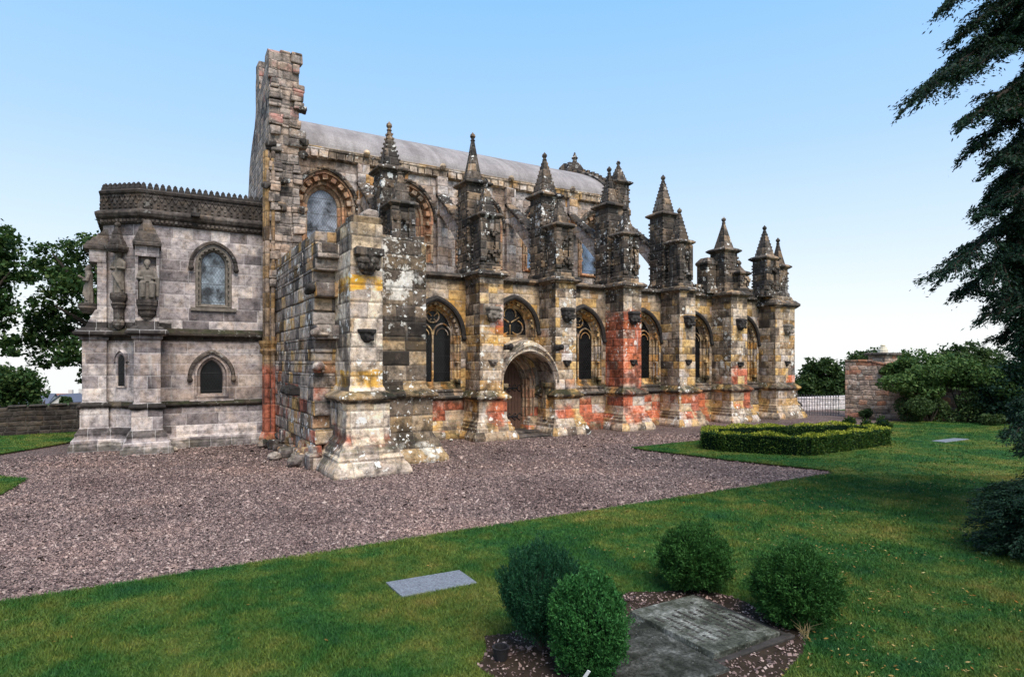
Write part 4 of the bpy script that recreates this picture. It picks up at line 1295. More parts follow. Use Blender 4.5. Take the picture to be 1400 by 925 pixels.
# carved figures
def statue(x, y, z, rot, hgt, seated, label, arm):
    m = MB()
    n = 14
    def ring(rx, ry, zz, cy=0, fold=0.0): return [(rx * (1 + fold * math.cos(7 * a + zz * 3)) * math.cos(a), cy + ry * (1 + fold * math.cos(7 * a + zz * 3)) * math.sin(a), zz) for a in [2 * math.pi * i / n for i in range(n)]]
    if seated:
        m.loft([ring(.19, .15, 0, -.05, .08), ring(.2, .17, .12, -.05, .12), ring(.19, .16, .35, -.06, .12), ring(.19, .17, .45, -.06, .06), ring(.17, .12, .52, .0, .04), ring(.16, .11, .68, .03, .04), ring(.19, .11, .8, .03, .03), ring(.15, .09, .88, .03), ring(.06, .06, .93, .02)])
        hz, hy = 1.02, -.0
        m.box(-.23, .23, .05, .2, 0, .55, .02)
        for sg in (-1, 1):
            m.tube([(sg * .1, -.1, .46), (sg * .12, -.24, .44), (sg * .11, -.23, .06)], [.09, .085, .07], 8)
            m.tube([(sg * .17, .02, .8), (sg * .22, -.03, .6), (sg * .08, -.17, .58)], [.06, .055, .045], 8)
        m.box(-.09, .09, -.24, -.18, .5, .66, .02)
        m.tube([(.24, -.12, .1), (.25, -.12, .62)], [.05, .06], 7)
    else:
        m.loft([ring(.17, .14, 0, 0, .1), ring(.16, .13, .15, 0, .14), ring(.15, .12, .45, 0, .12), ring(.14, .11, .65, 0, .08), ring(.15, .11, .8, 0, .05), ring(.18, .11, .93, 0, .03), ring(.15, .09, 1.0, 0), ring(.06, .06, 1.05, 0)])
        hz, hy = 1.14, -.01
        for sg in (-1, 1):
            q = [(sg * .17, 0, .93), (sg * .22, -.04, .72), (sg * .06, -.15, .74)]
            if arm and sg < 0: q = [(sg * .17, 0, .93), (sg * .2, -.12, .8), (sg * .12, -.3, .9)]
            m.tube(q, [.058, .052, .042], 8)
        m.tube([(-.12, -.1, .6), (.1, -.13, .3), (.16, -.05, .08)], [.05, .05, .03], 7)
    m.ball((0, hy, hz), .082, 10, 8, 1.25)
    m.ball((0, hy + .02, hz + .02), .092, 10, 8, 1.2)
    m.tube([(0, hy - .06, hz - .03), (0, hy - .08, hz - .15)], [.055, .03], 7)
    m.tube([(0, hy - .075, hz + .02), (0, hy - .105, hz - .015)], [.014, .02], 5)
    s_ = hgt / (1.13 if seated else 1.25)
    ca, sa = math.cos(rot), math.sin(rot)
    m.v = [(x + s_ * (a * ca - b * sa), y + s_ * (a * sa + b * ca), z + s_ * c) for a, b, c in m.v]
    o = m.build("statue", M['carve'], remesh=.014)
    return tag(o, label, "statue", "stone statues on the baptistery corner")
statue(.01, 19.3, 4.06, 0, 1.08, True, "seated bearded stone figure in the right-hand niche, beside the upper arched window", False)
p_ = cc + nn * .1
statue(p_.x, p_.y, 4.3, math.atan2(dd.y, dd.x), 1.16, False, "slim dark standing stone figure on a tall bracket between two gabled buttresses", False)
statue(-1.38, 20.82, 4.02, R(-90), 1.08, False, "robed stone figure seen in profile on the outermost left buttress, trees behind", True)
# ------------------------------------------------------------------ vegetation helpers
FWD = np.array([math.cos(R(59.6)), math.sin(R(59.6))])
RGT = np.array([FWD[1], -FWD[0]])
def cams(depth, lat): return FWD * depth + RGT * lat
def unit(a): return a / np.maximum(np.linalg.norm(a, axis=-1, keepdims=True), 1e-9)
def leaves(C, size, asp=.6, nrm=None, spread=1.0, dirs=None):
    """one quad (rhombus) per centre: random or biased orientation; returns verts, faces"""
    n = len(C)
    d = unit(rng.normal(size=(n, 3))) if dirs is None else unit(dirs + rng.normal(size=(n, 3)) * spread)
    t = unit(rng.normal(size=(n, 3)) if nrm is None else nrm + rng.normal(size=(n, 3)) * .6)
    s = unit(np.cross(d, t))
    L = (size * rng.uniform(.6, 1.35, n))[:, None]
    V = np.stack([C - d * L * .5, C + s * L * asp * .5, C + d * L * .5, C - s * L * asp * .5], 1).reshape(-1, 3)
    F = np.arange(4 * n).reshape(n, 4)
    return V, F
def limb_mesh(name, limbs, mat, parent):
    m = MB()
    for pts, r in limbs: m.tube(pts, r, 7)
    return m.build(name, mat, parent, smooth=True, local=True)

def broad_tree(loc, H, lobes, trunk_r, n_leaf, leaf, mat, label, group, name="broadleaf_tree", trunk_h=None, fill=.75, holes=0.0):
    """lobes: [(dx,dy,z,rx,rz)] clumps of foliage; each clump carries smaller twigs of leaves"""
    t = empty(name, loc, label, "tree", group)
    V, F, k = [], [], 0
    vol = np.array([l[3] ** 2 * l[4] for l in lobes]) ** .75
    vol /= vol.sum()
    limbs = []
    th = trunk_h or H * .35
    limbs.append(([Vector((0, 0, -.6)), Vector((.05, .03, th * .5)), Vector((0, 0, th)), Vector((.1, -.05, H * .7))], [trunk_r * 1.25, trunk_r, trunk_r * .8, trunk_r * .3]))
    for (dx, dy, z, rx, rz), f in zip(lobes, vol):
        limbs.append(([Vector((0, 0, min(th, z * .7))), Vector((dx * .45, dy * .45, th * .4 + z * .55)), Vector((dx * .9, dy * .9, z))], [trunk_r * .5, trunk_r * .3, .03]))
        n = max(60, int(n_leaf * f))
        nt = max(8, n // 42)
        u = unit(rng.normal(size=(nt, 3)))
        rr = rng.uniform(0, 1, (nt, 1)) ** (1 / 3) * fill + (1 - fill)
        tw = u * rr * np.array([rx, rx, rz]) * rng.uniform(.8, 1.12, (nt, 1)) + np.array([dx, dy, z])
        ts = rng.uniform(.6, 1.5, nt) * (.16 * (rx + rz) * .5 + .12)
        idx = rng.integers(0, nt, n)
        C = tw[idx] + np.clip(rng.normal(size=(n, 3)), -1.7, 1.7) * ts[idx][:, None] * np.array([.75, .75, .45])
        v, q = leaves(C, leaf, .7, nrm=np.array([0, 0, .9]))
        V.append(v)
        F.append(q + k)
        k += len(v)
    cr = big_mesh("crown", np.concatenate(V), np.concatenate(F), mat)
    cr.parent = t
    attach_none = limb_mesh("trunk", limbs, M['bark'], t)
    attach_none.location = (0, 0, 0)
    return t

def shell(center, rx, ry, rz, n, size, mat, name, parent, shape=None, asp=.4, up=.6, out=.9, jit=.05, depth=.16, tuft=60, tl=.14):
    """clipped shrub: little sprays of needles or leaves, each growing outward from the outer depth of a rounded body"""
    nt = max(20, n // tuft)
    u = unit(rng.normal(size=(nt, 3)))
    prof = np.ones(nt) if shape is None else shape(u)
    lump = 1 + .07 * np.sin(u[:, 0] * 8 + u[:, 2] * 7) + .05 * np.sin(u[:, 1] * 11 - u[:, 2] * 5) + rng.normal(size=nt) * .045
    r = (1 - rng.uniform(0, 1, nt) ** 2 * depth) * lump * prof
    T = u * np.array([rx, ry, rz]) * (r - tl * .45)[:, None]
    ax = unit(u * out + np.array([0, 0, up]) + rng.normal(size=(nt, 3)) * .28)
    k = rng.integers(0, nt, n)
    s = rng.uniform(-.6, 1, n)
    C = T[k] + ax[k] * (s * tl * rx * 1.6)[:, None] + rng.normal(size=(n, 3)) * (jit * rx * (1.15 - np.clip(s, 0, 1)))[:, None]
    C += np.array(center)
    v, q = leaves(C, size, asp, dirs=ax[k] * 1.0, spread=.55)
    o = big_mesh(name, v, q, mat)
    o.parent = parent
    return o

# ------------------------------------------------------------------ trees
def px_tree(px, depth): 
    p = cams(depth, (px - 700) / 851 * depth)
    return float(p[0]), float(p[1])
def Zp(y, d): return 2.4 + (495 - y) / 851 * d
def tree_px(px, depth, lobes_px, n, leaf, mat, label, trunk_r=.3, group="trees behind the boundary walls", H=None, fill=.75, name="broadleaf_tree"):
    """lobes by where they stand: (px, y, rx_px, ry_px, depth offset)"""
    x, y = px_tree(px, depth)
    z0 = ground_z(x, y)
    L = []
    for (lx, ly, rx, rz, do) in lobes_px:
        d = depth + do
        a, b = px_tree(lx, d)
        L.append((a - x, b - y, Zp(ly, d) - z0, rx / 851 * d, rz / 851 * d))
    top = max(l[2] + l[4] for l in L)
    return broad_tree((x, y, z0), top, L, trunk_r, n, leaf, mat, label, group, name, fill=fill)
tree_px(168, 30, [(115, 340, 32, 24, 0), (80, 370, 34, 22, 1), (60, 345, 14, 10, 0), (110, 395, 40, 24, -1), (60, 415, 26, 18, 0), (95, 440, 44, 24, 1), (50, 465, 34, 18, 0), (110, 480, 36, 20, -1), (75, 495, 24, 12, 0), (125, 515, 20, 13, 0), (160, 400, 40, 60, 1), (200, 360, 50, 60, 2), (100, 370, 20, 20, 2), (45, 440, 16, 10, 1)], 19000, .2, M['leaf_syc'], "large broadleaf tree with hanging branches just left of the statues", .42, fill=.85)
tree_px(-70, 27, [(-40, 340, 55, 40, 0), (5, 330, 22, 18, 0), (-5, 375, 30, 20, 1), (22, 372, 26, 14, 0), (-20, 430, 30, 24, 0), (8, 415, 20, 20, 0), (5, 470, 22, 18, 0), (-40, 400, 50, 40, 2)], 11000, .2, M['leaf_syc'], "broadleaf tree reaching in from the left edge, above the garden wall", .4, fill=.85)
tree_px(-30, 25, [(-10, 530, 40, 28, 0), (25, 522, 30, 16, 0), (12, 545, 30, 16, 0), (48, 535, 12, 10, 0)], 9000, .16, M['leaf_syc'], "low bushy tree at the far left, just over the dark wall", .2)
tree_px(1122, 44, [(1122, 520, 24, 26, 0), (1105, 530, 22, 22, 0), (1140, 535, 24, 26, 0), (1130, 503, 14, 12, 0), (1108, 500, 9, 8, 0), (1095, 545, 20, 18, 2), (1150, 520, 16, 18, 0)], 14000, .24, M['leaf_far'], "dark round tree between the chapel corner and the rubble wall", .35)
tree_px(1195, 58, [(1195, 492, 30, 16, 0), (1170, 495, 18, 12, 0), (1225, 495, 26, 14, 0), (1200, 520, 40, 26, 0)], 12000, .26, M['leaf_far'], "broad distant tree directly behind the chimney", .35)
tree_px(1262, 46, [(1262, 498, 34, 20, 0), (1240, 512, 30, 22, 0), (1290, 510, 34, 24, 0), (1265, 530, 46, 26, 0)], 14000, .22, M['leaf_mid'], "mid green rounded tree right of the chimney", .35)
tree_px(1322, 52, [(1318, 486, 28, 18, 0), (1345, 494, 26, 18, 0), (1300, 500, 20, 14, 0), (1325, 515, 46, 28, 0)], 13000, .25, M['leaf_far'], "taller domed tree behind, near the right edge", .4)
tree_px(1379, 24, [(1392, 515, 30, 22, 0), (1362, 535, 20, 16, 0), (1405, 535, 26, 34, 0), (1372, 556, 24, 16, 0), (1352, 556, 14, 14, 0), (1420, 500, 30, 30, 0), (1400, 570, 18, 12, 0)], 18000, .12, M['leaf_conifer'], "very dark tree with a short reddish trunk at the lawn's right corner", .16)

# ------------------------------------------------------------------ big overhanging cypress at the right
def cypress():
    tx, ty = (float(v) for v in cams(9.6, 8.6))
    t = empty("cypress_tree", (tx, ty, 0), "tall dark cypress leaning its drooping branches in from the right edge", "tree")
    limbs = [([Vector((0, 0, -.3)), Vector((.05, 0, 3)), Vector((0, .05, 7)), Vector((0, 0, 11.5))], [.34, .28, .18, .04])]
    C, D, Nn = [], [], []
    def branch(tip, z0, droop=.5, w=1.0, nsub=26, leafn=70):
        tip = np.array(tip) - np.array([tx, ty, 0])
        base = np.array([0, 0, z0])
        mid = (base + tip) / 2 + np.array([0, 0, droop])
        L = np.linalg.norm(tip - base)
        pts = [(1 - s) ** 2 * base + 2 * s * (1 - s) * mid + s * s * tip for s in np.linspace(0, 1, 9)]
        limbs.append(([Vector(p) for p in pts], list(np.linspace(.07, .012, 9))))
        for j in range(nsub):
            s = min(1.0, .1 + .9 * (j + rng.uniform(-.8, 1.8)) / nsub)
            p = (1 - s) ** 2 * base + 2 * s * (1 - s) * mid + s * s * tip
            tang = unit((2 * (1 - s) * (mid - base) + 2 * s * (tip - mid))[None])[0]
            sd = np.cross(tang, [0, 0, 1.0])
            sd = sd / max(np.linalg.norm(sd), 1e-6) * (1 if j % 2 else -1)
            sl = w * rng.uniform(.25, .62) * (1.15 - .55 * s)
            d0 = unit((tang * rng.uniform(.5, 1.0) + sd * rng.uniform(.3, .9) + np.array([0, 0, rng.uniform(-.1, .15)]))[None])[0]
            q1 = p + d0 * sl + np.array([0, 0, -sl * rng.uniform(-.05, .55)]) + rng.normal(size=3) * .05
            limbs.append(([Vector(p), Vector((p + q1) / 2 + np.array([0, 0, .03])), Vector(q1)], [.014, .01, .004]))
            n = leafn
            ss = rng.uniform(0, 1, n)
            sp = p + np.outer(ss, q1 - p) + np.outer(4 * ss * (1 - ss), [0, 0, .03])
            side = np.cross(d0, [0, 0, 1.0])
            ws = rng.normal(size=n) * .13 * (1.15 - ss * .75) * w
            C.append(sp + np.outer(ws, side) + np.outer(np.abs(ws), d0) * .7 + np.outer(rng.normal(size=n), [0, 0, .028]) - np.outer(np.abs(ws), [0, 0, .35]))
            D.append(np.outer(np.sign(ws) * .55, side) + d0[None] + np.array([0, 0, -.35]))
    def P(px, y, d):
        a = cams(d, (px - 700) / 851 * d)
        return (float(a[0]), float(a[1]), Zp(y, d))
    # branches that reach over the lawn (tips where they hang)
    for (px, y, d, z0, dr, w, ns) in [(1226, 128, 8.6, 7.6, .55, 1.15, 46), (1250, 105, 9.0, 7.8, .5, 1.0, 34), (1262, 5, 8.7, 8.8, .4, 1.0, 34), (1285, 45, 8.9, 8.3, .4, .9, 30), (1300, 95, 8.4, 7.7, .4, .9, 30),
                                      (1292, 165, 8.4, 6.9, .35, .8, 30), (1322, 150, 9.0, 7.0, .3, .8, 26), (1303, 200, 8.7, 6.5, .35, .8, 30), (1330, 225, 8.5, 6.1, .3, .8, 26),
                                      (1318, 268, 8.9, 5.8, .3, .75, 26), (1313, 293, 8.5, 5.5, .3, .75, 30), (1345, 310, 8.7, 5.2, .25, .7, 24),
                                      (1266, 368, 8.5, 4.9, .35, 1.1, 46), (1285, 402, 8.9, 4.6, .3, 1.0, 36), (1325, 375, 8.4, 4.8, .3, .9, 34), (1330, 430, 8.7, 4.2, .3, .9, 32), (1372, 455, 8.5, 3.8, .2, .8, 28), (1360, 405, 9.0, 4.5, .3, .8, 28),
                                      (1375, 480, 8.9, 3.5, .2, .7, 24), (1388, 520, 8.7, 3.1, .15, .7, 20),
                                      (1368, 560, 8.4, 2.4, .15, .6, 26), (1352, 595, 8.2, 2.1, .15, .6, 26), (1372, 620, 7.9, 1.9, .15, .6, 24), (1384, 650, 7.8, 1.6, .15, .6, 20)]:
        branch(P(px + 34, y, d), z0, dr, w, int(ns * 1.15), 165)
    # fill between branch tips and trunk, and the rest of the crown away from the view
    for i in range(80):
        z = rng.uniform(1.2, 10.6)
        a = rng.uniform(0, 2 * math.pi)
        r = (2.9 - z * .16) * rng.uniform(.6, 1.0)
        bx_, by_ = tx + r * math.cos(a), ty + r * math.sin(a)
        dd_ = bx_ * FWD[0] + by_ * FWD[1]
        if (bx_ * RGT[0] + by_ * RGT[1]) / dd_ < .83 + .06 * (z < 3.2): continue
        branch((bx_, by_, z - .5), z, .3, .9, 18, 110)
    for i in range(56):
        d = rng.uniform(8.2, 9.6)
        px = rng.uniform(1362, 1445)
        y = rng.uniform(-60, 480)
        if 75 < y < 125 or 305 < y < 345: px += 55
        branch(P(px, y, d), Zp(y, d) + .5, .3, .85, 20, 120)
    C_, D_ = np.concatenate(C), np.concatenate(D)
    v, q = leaves(C_, .058, .34, nrm=np.array([0, 0, .8]), dirs=D_, spread=.5)
    o = big_mesh("foliage", v, q, M['leaf_conifer'])
    o.parent = t
    l = limb_mesh("trunk", limbs, M['bark'], t)
cypress()
def low_spray():
    x, y = (float(v) for v in cams(7.5, 6.38))
    t = empty("conifer_bush", (x, y, 0), "low feathery dark green conifer bush at the right edge, under the cypress", "bush")
    C, D = [], []
    for i in range(240):
        a = rng.uniform(0, 2 * math.pi)
        z0 = rng.uniform(.25, 1.05)
        r = .8 * math.sqrt(max(.05, 1 - ((z0 - .55) / .75) ** 2)) * rng.uniform(.6, 1.08)
        base = np.array([0, 0, z0 * .9])
        tip = np.array([r * math.cos(a), r * math.sin(a), z0 - .12 + rng.uniform(-.1, .06)])
        d0 = unit((tip - base)[None])[0]
        n = 190
        ss = rng.uniform(.25, 1, n)
        side = np.cross(d0, [0, 0, 1.0])
        ws = rng.normal(size=n) * .055 * (1.2 - ss * .8)
        C.append(base + np.outer(ss, tip - base) + np.outer(ws, side) + np.outer(rng.normal(size=n), [0, 0, .02]) - np.outer(ss ** 2, [0, 0, .1]))
        D.append(np.outer(np.sign(ws) * .6, side) + d0[None] + np.array([0, 0, -.2]))
    v, q = leaves(np.concatenate(C), .042, .34, nrm=np.array([0, 0, .9]), dirs=np.concatenate(D), spread=.3)
    o = big_mesh("foliage", v, q, M['leaf_conifer'])
    o.parent = t
    limb_mesh("trunk", [([Vector((0, 0, -.1)), Vector((0, 0, .5)), Vector((.02, 0, .7))], [.07, .06, .02])], M['bark'], t)
low_spray()

# ------------------------------------------------------------------ clipped shrubs at the graves
def shrub(name, x, y, rx, ry, zc, rz, n, size, mat, label, shape=None, up=.6, out=.9, asp=.4, depth=.18, jit=.04, tuft=60, tl=.14):
    t = empty(name, (x, y, .03), label, "shrub", "clipped shrubs round the graves")
    shell((0, 0, zc), rx, ry, rz, n, size, M[mat], "foliage", t, shape, asp, up, out, jit, depth, tuft, tl)
    m = MB()
    m.tube([(0, 0, -.1), (.01, 0, zc)], [.035, .02], 7)
    for k in range(7):
        a = k * .9
        m.tube([(0, 0, .06), (rx * .55 * math.cos(a), ry * .55 * math.sin(a), zc + rz * .3)], [.016, .006], 5)
    m.build("stem", M['bark'], t, local=True)
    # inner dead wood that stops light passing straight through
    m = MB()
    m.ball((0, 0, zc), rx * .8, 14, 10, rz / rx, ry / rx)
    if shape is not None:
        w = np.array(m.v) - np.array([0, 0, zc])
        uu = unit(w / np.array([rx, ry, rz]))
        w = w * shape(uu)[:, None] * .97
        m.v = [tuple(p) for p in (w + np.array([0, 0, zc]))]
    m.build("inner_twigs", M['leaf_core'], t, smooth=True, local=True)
    return t
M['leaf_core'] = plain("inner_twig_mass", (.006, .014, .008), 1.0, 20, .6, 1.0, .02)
narrow_foot = lambda u: np.where(u[:, 2] < 0, 1 + .34 * np.clip(u[:, 2], -1, 0) * np.sqrt(np.clip(1 - u[:, 2] ** 2, 0, 1)) , 1.0)
peak = lambda u: 1 + .32 * np.clip((u[:, 2] - .72) / .28, 0, 1) ** 1.5 - .05 * (np.abs(u[:, 2]) < .3)
egg = lambda u: 1 + .06 * np.clip(-u[:, 2], 0, 1)
shrub("yew_bush", 2.79, 4.29, .35, .35, .44, .36, 64000, .026, 'leaf_yew', "dark blue-green vase shaped yew, leftmost of the grave shrubs", narrow_foot, up=1.7, out=.5, asp=.24, tuft=70, tl=.28, jit=.04)
shrub("cypress_bush", 2.88, 3.77, .285, .285, .39, .37, 60000, .022, 'leaf_cyp', "bright green oval dwarf cypress in front, with a white tag on it", egg, up=1.0, out=.7, asp=.42, tuft=60, tl=.13, jit=.06)
shrub("spruce_bush", 4.91, 4.62, .345, .345, .33, .275, 60000, .028, 'leaf_pine', "rounded dwarf spruce with a pointed top at the far end of the slab", peak, up=.5, out=.9, asp=.3, jit=.08, tuft=70, tl=.16)
shrub("spruce_bush", 5.08, 3.57, .355, .355, .33, .30, 60000, .028, 'leaf_pine', "round dwarf spruce without a point, right of the inscribed slab", lambda u: 1 + .12 * np.clip((u[:, 2] - .85) / .15, 0, 1), up=.5, out=.9, asp=.3, jit=.08, tuft=70, tl=.16)

# ------------------------------------------------------------------ box hedge
hp = [(13.25, 11.95), (13.3, 11.45), (14.35, 10.0), (14.6, 9.9), (18.2, 10.05), (18.5, 10.25), (18.5, 11.2), (16.2, 12.0), (14.3, 12.4), (13.65, 12.25)]
hd = empty("box_hedge", (15.5, 11.5, .03), "low clipped box hedge with golden green top, enclosing a small lawn bed", "hedge")
Cs, Ds = [], []
per = []
for a, b in zip(hp, hp[1:] + hp[:1]):
    L = math.dist(a, b)
    nrm = np.array([(b[1] - a[1]) / L, -(b[0] - a[0]) / L])
    n = int(L * 2600)
    s = rng.uniform(-.16 / L, 1 + .16 / L, n)
    base = np.outer(1 - s, a) + np.outer(s, b)
    k = rng.uniform(0, 1, n)
    off = np.where(k < .5, rng.uniform(.17, .23, n), np.where(k < .75, rng.uniform(-.23, -.17, n), rng.uniform(-.22, .22, n)))
    z = np.where(k < .75, rng.uniform(.0, .5, n), rng.uniform(.44, .53, n))
    wob = .03 * np.sin(base[:, 0] * 6) + .03 * np.sin(base[:, 1] * 7.3)
    z = z + wob * (z > .4)
    base = base + nrm[None] * (off + wob * .6)[:, None]
    Cs.append(np.column_stack([base - np.array([[15.5, 11.5]]), z]))
    Ds.append(np.where((k < .75)[:, None], np.column_stack([np.outer(np.sign(off), nrm), np.full(n, .5)]), np.array([[0, 0, 1.0]])))
Cs, Ds = np.concatenate(Cs), np.concatenate(Ds)
tp = Cs[:, 2] > .475
for nm, kk, mt in (("foliage", ~tp, 'leaf_box'), ("new_growth", tp, 'leaf_gold')):
    v, q = leaves(Cs[kk], .045, .6, dirs=Ds[kk], spread=.7)
    o = big_mesh(nm, v, q, M[mt])
    o.parent = hd
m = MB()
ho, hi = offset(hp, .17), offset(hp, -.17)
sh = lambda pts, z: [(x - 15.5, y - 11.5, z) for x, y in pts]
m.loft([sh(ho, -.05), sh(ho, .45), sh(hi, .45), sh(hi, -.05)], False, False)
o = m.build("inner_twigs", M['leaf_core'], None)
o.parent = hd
for (px, y, d, r, lab) in ((1158, 584, 21.5, .16, "small dim box ball behind the hedge, leftmost of three"), (1161, 580, 22.3, .2, "dark squarish box clump just behind the hedge's far side"), (1184, 582, 22.0, .17, "low box clump between the two larger clumps behind the hedge"), (1207, 583, 20.6, .26, "largest clipped box ball standing at the hedge's right corner")):
    x, yy = px_tree(px + (-6 if r == .16 else 0), d)
    t = empty("box_ball", (x, yy, .04), lab, "shrub", "clipped box balls behind the hedge")
    shell((0, 0, r * 1.05), r, r, r * 1.1, 4500, .04, M['leaf_box'], "foliage", t, None, .6, .4, .9, .04, .3)
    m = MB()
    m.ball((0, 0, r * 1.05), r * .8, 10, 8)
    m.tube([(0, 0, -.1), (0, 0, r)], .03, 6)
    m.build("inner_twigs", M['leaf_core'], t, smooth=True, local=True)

# ------------------------------------------------------------------ boundary walls, fence, creepers
def wall_prism(name, pts, tops, th, mat, label, cat="wall", base=-.6, cap=None):
    """a free-standing wall along pts, its top heights given per point"""
    c = Vector((pts[0][0], pts[0][1], 0))
    t = empty(name, c, label, cat)
    m = MB()
    n = len(pts)
    rings = []
    for i, (p, z) in enumerate(zip(pts, tops)):
        a = Vector(pts[max(0, i - 1)])
        b = Vector(pts[min(n - 1, i + 1)])
        d = (b - a).normalized()
        nr = Vector((-d.y, d.x)) * th / 2
        rings.append([(p[0] - nr.x, p[1] - nr.y, base), (p[0] + nr.x, p[1] + nr.y, base), (p[0] + nr.x, p[1] + nr.y, z), (p[0] - nr.x, p[1] - nr.y, z)])
    m.loft(rings)
    m.build("stonework", M[mat], t, bevel=.02)
    if cap:
        m = MB()
        for i in range(n - 1):
            a, b = Vector(pts[i]), Vector(pts[i + 1])
            L = (b - a).length
            k = max(1, int(L / cap[1]))
            d = (b - a) / L
            nr = Vector((-d.y, d.x)) * (th / 2 + .05)
            for j in range(k):
                s0, s1 = j / k, (j + 1) / k - .02
                p, q = a.lerp(b, s0), a.lerp(b, s1)
                z0_, z1_ = tops[i] + (tops[i + 1] - tops[i]) * s0, tops[i] + (tops[i + 1] - tops[i]) * s1
                h = cap[0] * random.uniform(.7, 1.2)
                m.loft([[(p.x - nr.x, p.y - nr.y, z0_ + .003), (p.x + nr.x, p.y + nr.y, z0_ + .003), (p.x + nr.x, p.y + nr.y, z0_ + h), (p.x - nr.x, p.y - nr.y, z0_ + h)], [(q.x - nr.x, q.y - nr.y, z1_ + .003), (q.x + nr.x, q.y + nr.y, z1_ + .003), (q.x + nr.x, q.y + nr.y, z1_ + h), (q.x - nr.x, q.y - nr.y, z1_ + h)]])
        m.build("coping", M[mat], t, bevel=.02)
    return t
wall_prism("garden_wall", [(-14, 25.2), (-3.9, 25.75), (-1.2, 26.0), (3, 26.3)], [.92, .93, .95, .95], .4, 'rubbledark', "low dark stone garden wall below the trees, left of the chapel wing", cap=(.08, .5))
wa = [(26.85, 16.4), (27.3, 15.5), (27.75, 14.6), (28.2, 13.7), (28.6, 12.9), (29.1, 11.8), (29.7, 10.5), (30.2, 9.4), (30.8, 8.2)]
wall_prism("rubble_wall", wa, [2.42, 2.40, 2.15, 1.6, 1.2, .95, .9, 1.3, 1.2], .5, 'rubble', "tall rubble stone wall with a sloping broken top, right of the railings", cap=(.1, .35))
wall_prism("pale_wall", [(22.5, 19.9), (36, 18.9)], [.66, .66], .35, 'whitewall', "pale rubble wall behind the iron railings, right of the chapel", base=-1.0)
fa, fb = Vector((24.7, 18.6)), Vector((27.0, 16.75))
fn = empty("iron_railing", (fa.x, fa.y, 0), "thin grey iron railings between the chapel corner and the rubble wall", "railing")
m = MB()
L = (fb - fa).length
d = (fb - fa) / L
for z_ in (.12, .72):
    m.box(0, L, -.012, .012, z_ - .015, z_ + .015)
def place(mb):
    mb.v = [(fa.x + d.x * x - d.y * y, fa.y + d.y * x + d.x * y, z) for x, y, z in mb.v]
    return mb
place(m).build("rail", M['paleiron'], fn)
nb = 26
for k in range(nb):
    m = MB()
    x = (k + .5) * L / nb
    m.tube([(x, 0, -.05), (x, 0, .84)], .012, 6)
    m.lathe(x, 0, [(.012, .82), (.026, .86), (.004, .95)], 6)
    place(m).build("picket", M['paleiron'], fn)
# creepers and bushes on and against the rubble wall
def bush(px, y, d, rx, rz, n, leaf, mat, label, name="bush", cat="bush", group=None):
    a, b = px_tree(px, d)
    zc = Zp(y, d)
    t = empty(name, (a, b, 0), label, cat, group)
    L = 7
    V, F, k = [], [], 0
    for i in range(L):
        o_ = rng.normal(size=3) * np.array([rx * .45, rx * .45, rz * .35])
        nn_ = n // L
        u = unit(rng.normal(size=(nn_, 3))) * rng.uniform(.3, 1, (nn_, 1)) ** .5
        C = u * np.array([rx, rx, rz]) * .62 + o_ + np.array([0, 0, zc])
        C = C[C[:, 2] > .02]
        v, q = leaves(C, leaf, .6, nrm=np.array([0, 0, .7]))
        V.append(v); F.append(q + k); k += len(v)
    o = big_mesh("foliage", np.concatenate(V), np.concatenate(F), mat)
    o.parent = t
    m = MB()
    for i in range(6):
        a_ = i * 1.05
        m.tube([(0, 0, -.05), (rx * .3 * math.cos(a_), rx * .3 * math.sin(a_), zc * .6), (rx * .5 * math.cos(a_), rx * .5 * math.sin(a_), zc + rz * .3)], [.04, .025, .008], 5)
    m.build("stem", M['bark'], t, local=True)
    return t
bush(1272, 522, 25.3, 1.35, .62, 9000, .13, M['leaf_mid'], "light green leafy creeper heaped over the rubble wall's sloping top", "creeper", "creeper")
bush(1232, 500, 26.6, .6, .35, 3500, .13, M['leaf_mid'], "leafy sprays over the wall just right of the chimney", "creeper", "creeper")
bush(1318, 516, 25.0, 1.2, .7, 8000, .13, M['leaf_mid'], "light green foliage above the lower stretch of wall near the right edge", "creeper", "creeper")
bush(1270, 555, 24.8, .8, .62, 6000, .10, M['leaf_far'], "dark bush against the foot of the rubble wall", "bush")
bush(1330, 560, 24.6, .9, .75, 6000, .10, M['leaf_far'], "dark bush by the lower wall near the lawn's far corner", "bush")
bush(1183, 565, 26.6, .3, .25, 1200, .08, M['leaf_far'], "tiny dull bush at the base of the tall rubble wall", "bush")
bush(1352, 574, 23.4, .35, .25, 1500, .08, M['leaf_far'], "small rounded dark bush at the back edge of the lawn", "bush")
# cottage chimney beyond the wall
x, y = px_tree(1207, 34)
ck = empty("chimney_stack", (x, y, 0), "stone chimney stack with a slab top and cream pot above the rubble wall", "chimney")
m = MB()
m.rect_loft(x - .62, x + .62, y - .45, y + .45, [(0, -1), (0, 2.75), (.03, 2.78)])
m.build("stack", M['rubble'], ck, bevel=.02)
m = MB()
m.rect_loft(x - .78, x + .78, y - .6, y + .6, [(0, 2.78), (.0, 2.88), (-.1, 2.92)])
m.build("slab", M['greydark'], ck, bevel=.02)
m = MB()
m.lathe(x, y, [(.26, 2.92), (.24, 3.1), (.19, 3.14), (.18, 3.22), (.1, 3.25), (.13, 3.32), (.06, 3.38)], 12)
m.build("pot", M['potcream'], ck, smooth=False)

